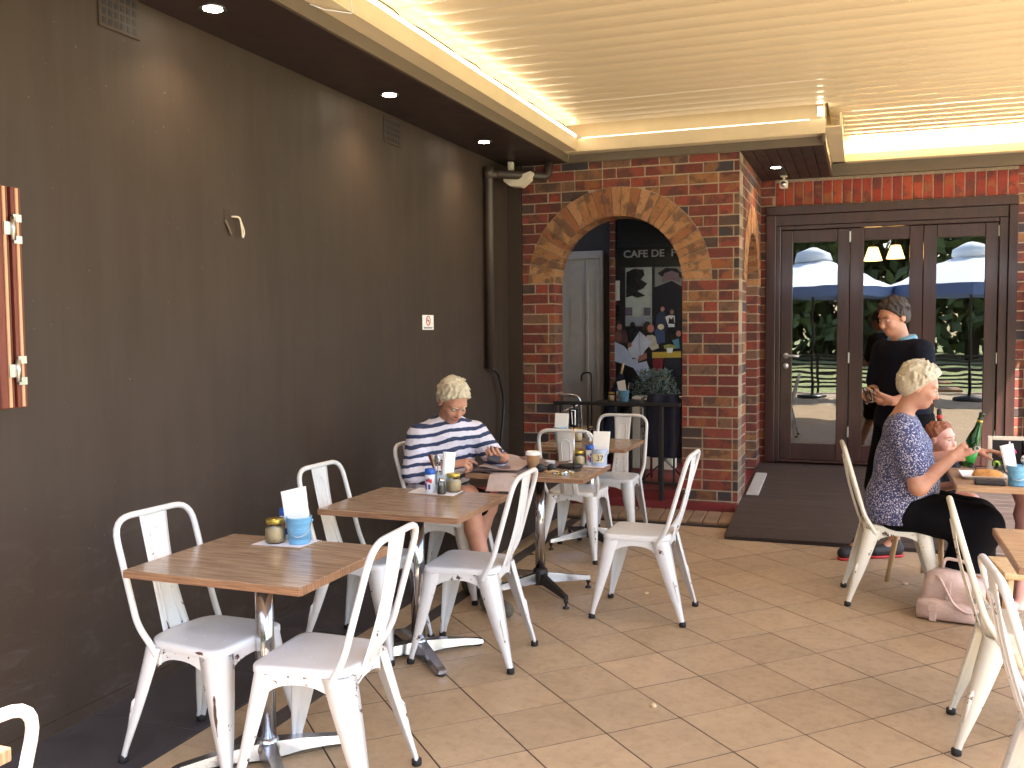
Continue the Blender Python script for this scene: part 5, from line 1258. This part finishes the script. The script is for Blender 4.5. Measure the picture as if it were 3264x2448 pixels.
# ---- striped shirt material and blouse print
def m_stripe():
    m, nt, p = new_mat('navy_white_stripe'); co = objco(nt); sx = nt.nodes.new('ShaderNodeSeparateXYZ'); nt.links.new(co, sx.inputs[0])
    n = noise(nt, co, 5, 3, .5); z = math2(nt, 'ADD', sx.outputs[2], math2(nt, 'MULTIPLY', n, .085)); z = math2(nt, 'ADD', z, math2(nt, 'MULTIPLY', sx.outputs[0], -.14))
    fr = math2(nt, 'FRACT', math2(nt, 'MULTIPLY', z, 18.5), None)
    c = ramp(nt, fr, [(0, C(46, 58, 92)), (.38, C(46, 58, 92)), (.42, C(216, 212, 226)), (.97, C(216, 212, 226))])
    nt.links.new(c, p.inputs['Base Color']); p.inputs['Roughness'].default_value = .85; bump(nt, p, noise(nt, co, 9, 3, .55, .8), 1., .025); return m
def m_print():
    m, nt, p = new_mat('blue_white_print'); co = objco(nt); v = nt.nodes.new('ShaderNodeTexVoronoi'); v.inputs['Scale'].default_value = 115
    nz = nt.nodes.new('ShaderNodeTexNoise'); nz.inputs['Scale'].default_value = 60; nt.links.new(co, nz.inputs['Vector'])
    a = nt.nodes.new('ShaderNodeVectorMath'); a.operation = 'MULTIPLY_ADD'; a.inputs[1].default_value = (.03,) * 3; nt.links.new(nz.outputs['Color'], a.inputs[0]); nt.links.new(co, a.inputs[2]); nt.links.new(a.outputs[0], v.inputs['Vector'])
    c = ramp(nt, v.outputs['Distance'], [(.30, C(206, 204, 216)), (.42, C(58, 62, 104))]); n2 = noise(nt, co, 9, 3, .5)
    c = mixc(nt, .5, c, ramp(nt, n2, [(.4, (.8, .8, .85, 1)), (.6, (1, 1, 1, 1))]), 'MULTIPLY')
    nt.links.new(c, p.inputs['Base Color']); p.inputs['Roughness'].default_value = .8; bump(nt, p, noise(nt, co, 12, 3, .55, .5), .6, .012); return m
M_stripe, M_print = m_stripe(), m_print()
FS = lambda pr, *tags: [p for p in pr if p['tag'] in tags]
# ---- man in the striped top
man = person('person', 'man in a navy and white striped top looking at his phone by the dark wall', (-2.35, 5.03, 0))
F = N_([.70, -.71, 0]); L = np.cross(U, F); H = np.array([-2.365, 5.055, .535]); S = np.array([-2.240, 4.945, .980]); Cc_ = np.array([-2.280, 4.975, .80])
Pm = [cap(H + L * .07, H - L * .07, .115, .115, .04, None, 'torso'), cap(H + U * .05, Cc_, .122, .126, .06, (L, 1.2), 'torso'), cap(Cc_, S - U * .06, .126, .098, .06, (L, 1.28), 'torso'),
      cap(S - U * .005, S + L * .15 - U * .05, .070, .062, .05, None, 'torso'), cap(S - U * .005, S - L * .15 - U * .05, .070, .062, .05, None, 'torso'), ell(H + F * .07 + U * .12, [.15, .12, .13], [L, F, U], .05, 'torso')]
shL, shR = S + L * .175 - U * .05, S - L * .175 - U * .05
elR, wrR = np.array([-2.370, 4.745, .735]), np.array([-2.150, 4.780, .785]); elL, wrL = np.array([-1.985, 5.06, .79]), np.array([-1.900, 4.955, .815])
Pm += [cap(shR, elR, .060, .048, .03, None, 'armR'), cap(elR, wrR, .044, .028, .02, None, 'foreR'), cap(shL, elL, .060, .048, .03, None, 'armL'), cap(elL, wrL, .044, .029, .02, None, 'foreL')]
Pm += hand(wrR, [.85, .25, .16], [-.2, -.45, .9], -1, s=1.0, curls=[(22, 20, 10), (50, 55, 35), (60, 60, 40), (62, 60, 40)], thumb=(.5, .7))
Pm += hand(wrL, [-.12, -.9, .15], [.35, -.35, -.75], -1, s=1.0, curls=[(30, 45, 30)] * 4, thumb=(.9, .2))
kR, kL = np.array([-2.085, 4.87, .60]), np.array([-2.06, 5.10, .50]); aR, aL = np.array([-1.905, 4.725, .125]), np.array([-2.14, 5.02, .10])
Pm += [cap(H - L * .09, kR, .088, .062, .03, None, 'thighR'), cap(H + L * .09, kL, .088, .062, .03, None, 'thighL'), cap(kR, kR + (aR - kR) * .38 - F * .012, .056, .056, .02, None, 'shin'), cap(kR + (aR - kR) * .38 - F * .012, aR, .055, .036, .02, None, 'shin'), cap(kL, aL, .056, .037, .02, None, 'shin'), cap(aR, [-1.82, 4.66, .05], .036, .032, .02, None, 'foot'), cap(aL, [-2.07, 4.94, .045], .036, .032, .02, None, 'foot')]
hc = np.array([-2.165, 4.860, 1.145]); fdir = N_([.60, -.46, -.62])
hp, PP, ax = head(hc, fdir, U + F * .25, 1.0); Pm += [cap(S + U * .03, hc - U * .05 - fdir * .03, .058, .054, .03, None, 'neck')] + hp
sdf_obj('body', Pm, M_skin, man, .0055)
face_bits(PP, ax, 1.0, man, M_hairw); hair_from(hp, PP, ax, 1.0, M_hairw, man, .011, .060, -.02, -.055, 3)
nk = N_(F * .25 + U)
sdf_obj('striped_top', FS(Pm, 'torso', 'armR', 'armL') + [cap(elR, elR + (wrR - elR) * .62, .046, .036, .02), cap(elL, elL + (wrL - elL) * .5, .046, .038, .02)], M_stripe, man, .007, .013, [(nk, float(nk @ (S + U * .085))), (-U, -.50)], 2)
sdf_obj('shorts', [cap(H + L * .07, H - L * .07, .12, .12, .04), cap(H - L * .09, H - L * .09 + (kR - H + L * .09) * .80, .096, .084, .03), cap(H + L * .09, H + L * .09 + (kL - H - L * .09) * .85, .096, .082, .03)], M_blk, man, .008, .008, [(U, .62)], 1)
for a, toe in ((aR, np.array([-1.765, 4.63, .045])), (aL, np.array([-2.0, 4.91, .04]))):
    sdf_obj('shoe', [cap([a[0], a[1], .055], [toe[0], toe[1], .042], .05, .042, .03, ((a - toe)[[1, 0, 2]] * np.array([1, -1, 0]), .95)), cap([a[0], a[1], .05], a, .046, .046, .02)], mat('grey_brown_shoe', C(92, 88, 78), .8, var=.4, vscale=30), man, .006, 0, [(-U, -.002)], 1)
MB().tube([tuple(wrR + N_(elR - wrR) * .03 + (np.cross(N_(elR - wrR), U) * math.cos(a) + np.cross(np.cross(N_(elR - wrR), U), N_(elR - wrR)) * math.sin(a)) * .034 - np.array(man.location)) for a in [2 * PI * k / 20 for k in range(20)]], .009, 8, True).build('wrist_watch', M_black, man)
ph = thing('mobile_phone', 'dark mobile phone held in the seated man\'s hand', 'phone', (-1.918, 4.868, .842))
MB().box((-.036, -.07, -.004), (.036, .07, .004), .002).build('phone_case', M_ink, ph); MB().box((-.033, -.064, .0042), (.033, .064, .0048)).build('screen', mat('phone_screen', C(70, 74, 86), .08, var=0), ph)
ph.rotation_euler = (math.radians(28), math.radians(14), math.radians(20))
# ---- woman in the printed blouse
wo = person('person', 'grey haired woman in a blue print blouse holding up a green bottle', (.17, 5.64, 0))
F = np.array([1., -.04, 0]); F = N_(F); L = np.cross(U, F); H = np.array([.190, 5.645, .545]); Cc_ = np.array([.225, 5.64, .80]); S = np.array([.215, 5.635, 1.015])
Pw = [cap(H + L * .08, H - L * .08, .130, .130, .04, None, 'torso'), cap(H + U * .03, Cc_, .135, .132, .07, (L, 1.22), 'torso'), cap(Cc_, S - U * .07, .114, .086, .06, (L, 1.5), 'torso'), ell(H + F * .085 + U * .12, [.155, .125, .125], [L, F, U], .06, 'torso'),
      cap(S + L * .13 - U * .035, S - L * .13 - U * .035, .070, .070, .05, None, 'torso'), ell(Cc_ + F * .05 - U * .075 + L * .075, [.072, .072, .07], [L, F, U], .05, 'torso'), ell(Cc_ + F * .05 - U * .075 - L * .075, [.072, .072, .07], [L, F, U], .05, 'torso')]
shR, shL = S - L * .165 - U * .03, S + L * .165 - U * .03
elR, wrR = np.array([.290, 5.405, .69]), np.array([.452, 5.415, .850]); elL, wrL = np.array([.345, 5.87, .765]), np.array([.60, 5.785, .838])
Pw += [cap(shR, elR, .062, .050, .03, None, 'armR'), cap(elR, wrR, .047, .028, .02, None, 'fore'), cap(shL, elL, .062, .050, .03, None, 'armL'), cap(elL, wrL, .046, .028, .02, None, 'fore')]
Pw += hand(wrR, [.78, .05, .55], [-.15, -.95, .3], 1, s=.98, curls=[(28, 30, 15), (32, 35, 20), (36, 38, 22), (40, 42, 25)], thumb=(.7, .9))
Pw += hand(wrL, [.95, -.2, .12], [-.05, .15, 1], 1, s=.98, curls=[(15, 18, 10), (18, 20, 12), (20, 22, 12), (24, 24, 14)], thumb=(.8, .6), spread=.09)
kR, kL = np.array([.605, 5.53, .475]), np.array([.60, 5.72, .475]); aR, aL = np.array([.475, 5.50, .115]), np.array([.60, 5.70, .10])
Pw += [cap(H - L * .09, kR, .092, .064, .03, None, 'thigh'), cap(H + L * .09, kL, .092, .064, .03, None, 'thigh'), cap(kR, aR, .058, .036, .02, None, 'shin'), cap(kL, aL, .058, .036, .02, None, 'shin'), cap(aR, [.56, 5.47, .04], .034, .030, .02, None, 'foot'), cap(aL, [.70, 5.68, .04], .034, .030, .02, None, 'foot')]
hc = np.array([.300, 5.625, 1.215]); fdir = N_([.93, -.05, -.30])
hp, PP, ax = head(hc, fdir, U + F * .12, .98); Pw += [cap(S + U * .0 - F * .02, hc - U * .06 - fdir * .03, .055, .050, .03, None, 'neck')] + hp
sdf_obj('body', Pw, M_skin, wo, .0055)
face_bits(PP, ax, .98, wo, M_hairw); hair_from(hp, PP, ax, .98, M_hairw, wo, .022, .062, -.02, -.095, 5)
nk = N_(F * .45 + U); nR = N_(elR - shR); nL = N_(elL - shL)
sdf_obj('printed_blouse', FS(Pw, 'torso') + [cap(shR, shR + (elR - shR) * .62, .068, .074, .03), cap(shL, shL + (elL - shL) * .62, .068, .074, .03), cap(H + U * .02, H - U * .06 - F * .01, .142, .142, .04, (L, 1.18))], M_print, wo, .007, .014, [(nk, float(nk @ (S + U * .055))), (-U, -.462)], 2)
sdf_obj('black_trousers', [cap(H + L * .08, H - L * .08, .125, .125, .04), cap(H - L * .09, kR, .118, .105, .05), cap(H + L * .09, kL, .118, .105, .05), cap(kR, kR + (aR - kR) * .58, .10, .098, .04), cap(kL, kL + (aL - kL) * .58, .10, .095, .04), cap((kR + kL) / 2, (aR + aL) / 2 + U * .16, .09, .085, .06)], M_blk, wo, .008, .006, [(-U, -.235)], 2)
for a, toe in ((aR, np.array([.60, 5.46, .04])), (aL, np.array([.74, 5.67, .04]))):
    sdf_obj('black_shoe', [cap([a[0] - .02, a[1], .045], [toe[0], toe[1], .038], .042, .040, .03)], M_black, wo, .006, 0, [(-U, -.002), (U, .075)], 1)
MB().tube([tuple(np.array([.565, 5.40, .905]) + .0105 * np.array([math.cos(a), 0, math.sin(a)]) - np.array(wo.location)) for a in [2 * PI * k / 14 for k in range(14)]], .0025, 6, True).build('ring', M_steel, wo)
bo = thing('green_bottle', 'green glass water bottle held up in the woman\'s hand', 'bottle', (.518, 5.455, .80))
bo.rotation_euler = (0, .26, 0)
MB().lathe([(0, .004), (.034, 0), (.037, .006), (.037, .13), (.030, .17), (.017, .215), (.0135, .25), (.0135, .285), (.015, .287), (.015, .295), (.012, .296), (.011, .25), (.015, .21), (.028, .165), (.0345, .128), (.0345, .01), (0, .008)], 24).build('glass_body', M_green, bo)
MB().lathe([(.0142, .243), (.0146, .249), (.0142, .255)], 16).build('gold_neck_band', M_lid, bo)
MB().lathe([(.0372, .03), (.0374, .095)], 24).build('bottle_label', mat('bright_green_label', C(40, 150, 60), .5, var=.1), bo)
# ---- waiter standing behind
wa = person('person', 'man in dark clothes standing by the ramp polishing a glass', (.22, 6.66, 0))
F = N_([-.80, -.60, 0]); L = np.cross(U, F); H = np.array([.255, 6.68, .93]); Cc_ = np.array([.265, 6.675, 1.18]); S = np.array([.245, 6.655, 1.405])
Pq = [cap(H + L * .07, H - L * .07, .115, .115, .04, None, 'torso'), cap(H, Cc_, .125, .125, .06, (L, 1.25), 'torso'), cap(Cc_, S - U * .06, .128, .11, .06, (L, 1.36), 'torso'), cap(S + L * .15 - U * .03, S - L * .15 - U * .03, .07, .07, .05, None, 'torso')]
shL, shR = S + L * .185 - U * .03, S - L * .185 - U * .03
elL, wrL = np.array([.375, 6.44, 1.115]), np.array([.185, 6.385, 1.07]); elR, wrR = np.array([.085, 6.74, 1.115]), np.array([.045, 6.53, 1.115])
Pq += [cap(shR, elR, .056, .046, .03, None, 'armR'), cap(elR, wrR, .042, .028, .02, None, 'fore'), cap(shL, elL, .056, .046, .03, None, 'armL'), cap(elL, wrL, .042, .028, .02, None, 'fore')]
Pq += hand(wrL, [-.9, .1, .22], [.2, -.85, -.4], -1, curls=[(25, 30, 20), (30, 30, 20), (30, 32, 20), (34, 34, 20)], thumb=(.8, .5)) + hand(wrR, [-.25, -.9, .05], [-.8, .2, .5], 1, curls=[(30, 35, 20)] * 4, thumb=(.7, .6))
kR, kL = np.array([.16, 6.69, .49]), np.array([.23, 6.70, .49]); aR, aL = np.array([-.005, 6.60, .10]), np.array([.215, 6.73, .10]); kR = np.array([.13, 6.63, .49])
Pq += [cap(H - L * .09, kR, .088, .060, .03, None, 'thigh'), cap(H + L * .09, kL, .088, .060, .03, None, 'thigh'), cap(kR, aR, .056, .036, .02, None, 'shin'), cap(kL, aL, .056, .036, .02, None, 'shin'), cap(aR, [-.07, 6.555, .04], .034, .03, .02, None, 'foot'), cap(aL, [.13, 6.67, .04], .034, .03, .02, None, 'foot')]
hc = np.array([.185, 6.615, 1.605]); fdir = N_([-.72, -.62, -.32])
hp, PP, ax = head(hc, fdir, U, 1.0); Pq += [cap(S + U * .02, hc - U * .06 - fdir * .03, .056, .053, .03, None, 'neck')] + hp
sdf_obj('body', Pq, M_skin, wa, .0055)
face_bits(PP, ax, 1.0, wa, M_haird); hair_from(hp, PP, ax, 1.0, M_haird, wa, .010, .062, -.02, -.06, 8)
nk = N_(F * .25 + U)
sdf_obj('dark_shirt', FS(Pq, 'torso') + [cap(shR, shR + (elR - shR) * .75, .064, .06, .03), cap(shL, shL + (elL - shL) * .75, .064, .06, .03)], M_navy, wa, .007, .012, [(nk, float(nk @ (S + U * .06))), (-U, -.86)], 2)
sdf_obj('collar', [cap(S + U * .045 + L * .05, S + U * .05 - L * .05, .058, .058, .03)], mat('pale_blue_collar', C(120, 170, 196), .8, var=.1), wa, .006, .004, [(nk, float(nk @ (S + U * .075))), (-nk, -float(nk @ (S + U * .045)))], 1)
sdf_obj('long_apron', [cap(H + L * .07 - F * .02, H - L * .07 - F * .02, .125, .125, .04), cap(H - L * .09, kR, .105, .10, .05), cap(H + L * .09, kL, .105, .10, .05)], M_blk, wa, .008, .008, [(-U, -.42), (U, .98)], 2)
for a, toe in ((aR, np.array([-.10, 6.53, .04])), (aL, np.array([.09, 6.655, .04]))):
    sh = sdf_obj('dark_trainer', [cap([a[0] + .02, a[1] + .01, .055], [toe[0], toe[1], .045], .045, .04, .03), cap([a[0], a[1], .05], a, .044, .046, .02)], M_ink, wa, .006, 0, [(-U, -.018)], 1)
    sdf_obj('red_sole', [cap([a[0] + .02, a[1] + .01, .03], [toe[0], toe[1], .028], .049, .044, .03)], M_pred, sh, .006, 0, [(-U, -.002), (U, .019)], 0).location = (-wa.location.x, -wa.location.y, 0)
wg = thing('tumbler', 'clear glass held between the standing man\'s hands', 'glass', (.055, 6.425, 1.06)); wg.rotation_euler = (.3, -.2, 0)
MB().lathe([(.026, 0), (.030, .004), (.035, .09), (.034, .092), (.031, .09), (.026, .010), (0, .009)], 20).build('tumbler_wall', M_clear, wg)
# ---- toddler in a high chair
ba = person('person', 'toddler with a red hair tie looking out past the woman', (.44, 6.05, 0))
F = N_([.80, -.60, 0]); L = np.cross(U, F); H = np.array([.42, 6.07, .52]); S = np.array([.44, 6.055, .755])
Pb = [cap(H + L * .04, H - L * .04, .085, .085, .03, None, 'torso'), cap(H, S - U * .04, .092, .080, .04, (L, 1.15), 'torso'), cap(S + L * .07 - U * .02, S - L * .07 - U * .02, .045, .045, .03, None, 'torso')]
for e in (1, -1):
    sh = S + L * .10 * e - U * .03; el = sh + np.array([.03, -.03, -.13]) + L * .02 * e; wr = el + F * .12 + U * .04
    Pb += [cap(sh, el, .036, .032, .02, None, 'arm'), cap(el, wr, .032, .024, .02, None, 'fore')] + hand(wr, F + U * .1, U, -e, s=.58, curls=[(20, 25, 15)] * 4)
    kn = H + F * .18 + L * .07 * e; Pb += [cap(H + L * .05 * e, kn, .055, .045, .02, None, 'leg'), cap(kn, kn + F * .03 - U * .16, .043, .032, .02, None, 'leg'), cap(kn + F * .03 - U * .16, kn + F * .10 - U * .17, .03, .026, .02, None, 'leg')]
hc = np.array([.440, 6.03, .884]); fdir = N_([.80, -.60, -.04])
hp, PP, ax = head(hc, fdir, U, .82); Pb += [ell(PP(.03, .055, -.045), [.030, .026, .026], ax, .02, 'head'), ell(PP(-.03, .055, -.045), [.030, .026, .026], ax, .02, 'head'), cap(S, hc - U * .03, .036, .038, .03, None, 'neck')] + hp
sdf_obj('body', Pb, M_skinp, ba, .0045)
face_bits(PP, ax, .82, ba, M_hairr); hair_from(hp, PP, ax, .82, M_hairr, ba, .004, .048, -.02, -.03, 9)
sdf_obj('dark_top', FS(Pb, 'torso') + [cap(p['a'], p['b'], p['ra'] + .004, p['rb'] + .006, .02) for p in FS(Pb, 'arm')], M_navy, ba, .007, .009, [(U, .785)], 1)
o_ = np.array(ba.location)
MB().lathe([(.014, -.012), (.018, -.004), (.018, .004), (.013, .012)], 14, tuple(PP(0, -.02, .150) - o_)).build('red_hair_tie', M_pred, ba)
sdf_obj('topknot', [cap(PP(0, -.02, .12), PP(0, -.025, .195), .012, .014, .01)], M_haird, ba, .004, 0, (), 1)
hcx = thing('high_chair', 'wooden high chair the toddler sits in behind the woman', 'high chair', (.41, 6.09, 0), math.radians(-37))
MB().box((-.15, -.15, .40), (.15, .15, .425), .006).build('seat', M_pine, hcx); MB().box((-.17, -.15, .426), (-.15, .15, .72), .006).build('backrest', M_pine, hcx)
for sx in (-1, 1):
    for sy in (-1, 1): MB().tube([(sx * .13, sy * .13, .4), (sx * .18, sy * .18, 0)], [.017, .015], 8).build('leg', M_pine, hcx)
# ================================================================== OUTDOORS BEHIND THE VIEWER (mirrored in the glass doors)
M_canvas = mat('white_canvas', C(240, 242, 246), .85, var=.04); M_nvy2 = mat('blue_canvas_trim', C(104, 128, 176), .8, var=.1)
def parasol(x, y, lab):
    t = thing('market_parasol', lab, 'parasol', (x, y, -.03), rnd.uniform(0, .6), 'white parasols on the terrace')
    n = 8; mb = MB(); vs = []
    for r_, z in ((.25, 3.05), (.9, 2.80), (1.7, 2.42)): vs += [(r_ * math.cos(2 * PI * k / n), r_ * math.sin(2 * PI * k / n), z) for k in range(n)]
    mb.add(vs, [(i * n + k, (i + 1) * n + k, (i + 1) * n + (k + 1) % n, i * n + (k + 1) % n) for i in range(2) for k in range(n)]); mb.build('canopy', M_canvas, t)
    mb = MB(); vs = [(1.705 * math.cos(2 * PI * k / n), 1.705 * math.sin(2 * PI * k / n), z) for z in (2.21, 2.42) for k in range(n)]; mb.add(vs, [(k, (k + 1) % n, n + (k + 1) % n, n + k) for k in range(n)]); mb.build('valance', M_nvy2, t)
    MB().lathe([(.42, 3.02), (.38, 3.20), (.1, 3.34), (0, 3.36)], 8).build('vent_cap', M_canvas, t)
    MB().lathe([(.03, .05), (.03, 3.2)], 12).build('pole', M_black, t); MB().lathe([(.32, 0), (.32, .05), (.04, .08)], 16).build('base', M_black, t)
parasol(-1.05, -3.3, 'white parasol with blue trim mirrored in the left glass door'); parasol(2.15, -3.3, 'white parasol with blue trim mirrored in the right glass door')
fe = thing('terrace_fence', 'dark slatted terrace fence mirrored low in the glass doors', 'fence', (0, -5.0, -.03))
me = MB().box((-5, -.015, 0), (5, .015, .05), .003).mesh('slat', M_black)
for k in range(8): put('slat', me, fe, (0, 0, .12 + k * .105))
for k in range(6): MB().box((-5 + k * 2 - .03, -.03, 0), (-5 + k * 2 + .03, -.0151, .95)).build('post', M_black, fe)
M_bark = mat('bark', C(84, 66, 50), .9, var=.3, vscale=12, bmp=.5); M_fol = mat('tree_leaf', C(98, 106, 68), .7, var=.45, vscale=.6)
def tree_mesh(seed, h, r):
    r_ = random.Random(seed); tk = MB(); tk.tube([(0, 0, -.3), (.1, .05, h * .25), (-.05, .1, h * .6)], [.34, .24, .1], 10)
    cr = MB(); blobs = []
    for k in range(15):
        a, q = r_.uniform(0, 2 * PI), r_.uniform(0, 1); b = Vector((r * .7 * q ** .5 * math.cos(a), r * .7 * q ** .5 * math.sin(a), h * r_.uniform(.28, .95))); blobs.append((b, r * r_.uniform(.3, .5)))
        if k < 8: tk.tube([(.03, .05, h * .3), tuple(b * .6 + Vector((0, 0, h * .12))), tuple(b)], [.12, .07, .02], 6)
    for b, q in blobs:
        for k in range(120):
            d = Vector((r_.gauss(0, 1), r_.gauss(0, 1), r_.gauss(0, .8))).normalized() * q * r_.uniform(.5, 1.1); s_ = r_.uniform(.16, .34); u_ = Vector((r_.uniform(-1, 1), r_.uniform(-1, 1), r_.uniform(-1, 1))).normalized(); w_ = u_.orthogonal().normalized()
            c_ = b + d; cr.add([c_ - u_ * s_, c_ + w_ * s_ * .5, c_ + u_ * s_, c_ - w_ * s_ * .5], [(0, 1, 2, 3)])
    return tk.mesh('trunk', M_bark), cr.mesh('crown', M_fol)
wood = MB(); wood_l = MB()
def tree_into(seed, x, y, h, r):
    r_ = random.Random(seed); wood.tube([(x, y, -.3), (x + .1, y, h * .25), (x, y + .1, h * .7)], [.34, .24, .08], 8)
    for k in range(40):
        a, q = r_.uniform(0, 2 * PI), r_.uniform(0, 1); b = Vector((x + r * .8 * q ** .5 * math.cos(a), y + r * .8 * q ** .5 * math.sin(a), h * r_.uniform(.0, .95))); R = r * r_.uniform(.3, .5)
        for _ in range(80):
            d = Vector((r_.gauss(0, 1), r_.gauss(0, 1), r_.gauss(0, .8))).normalized() * R * r_.uniform(.5, 1.1); s_ = r_.uniform(.3, .6); u_ = Vector((r_.uniform(-1, 1), r_.uniform(-1, 1), r_.uniform(-1, 1))).normalized(); w_ = u_.orthogonal().normalized()
            c_ = b + d; wood_l.add([c_ - u_ * s_, c_ + w_ * s_ * .5, c_ + u_ * s_, c_ - w_ * s_ * .5], [(0, 1, 2, 3)])
for k in range(22):
    tree_into(k, -34 + k * 3.3 + rnd.uniform(-1, 1), -34 - (k % 3) * 4, rnd.uniform(13, 17), rnd.uniform(4.6, 6))
o = wood_l.build('distant_woods', M_fol); o['kind'] = 'stuff'
o = wood.build('distant_trunks', M_bark); o['kind'] = 'stuff'
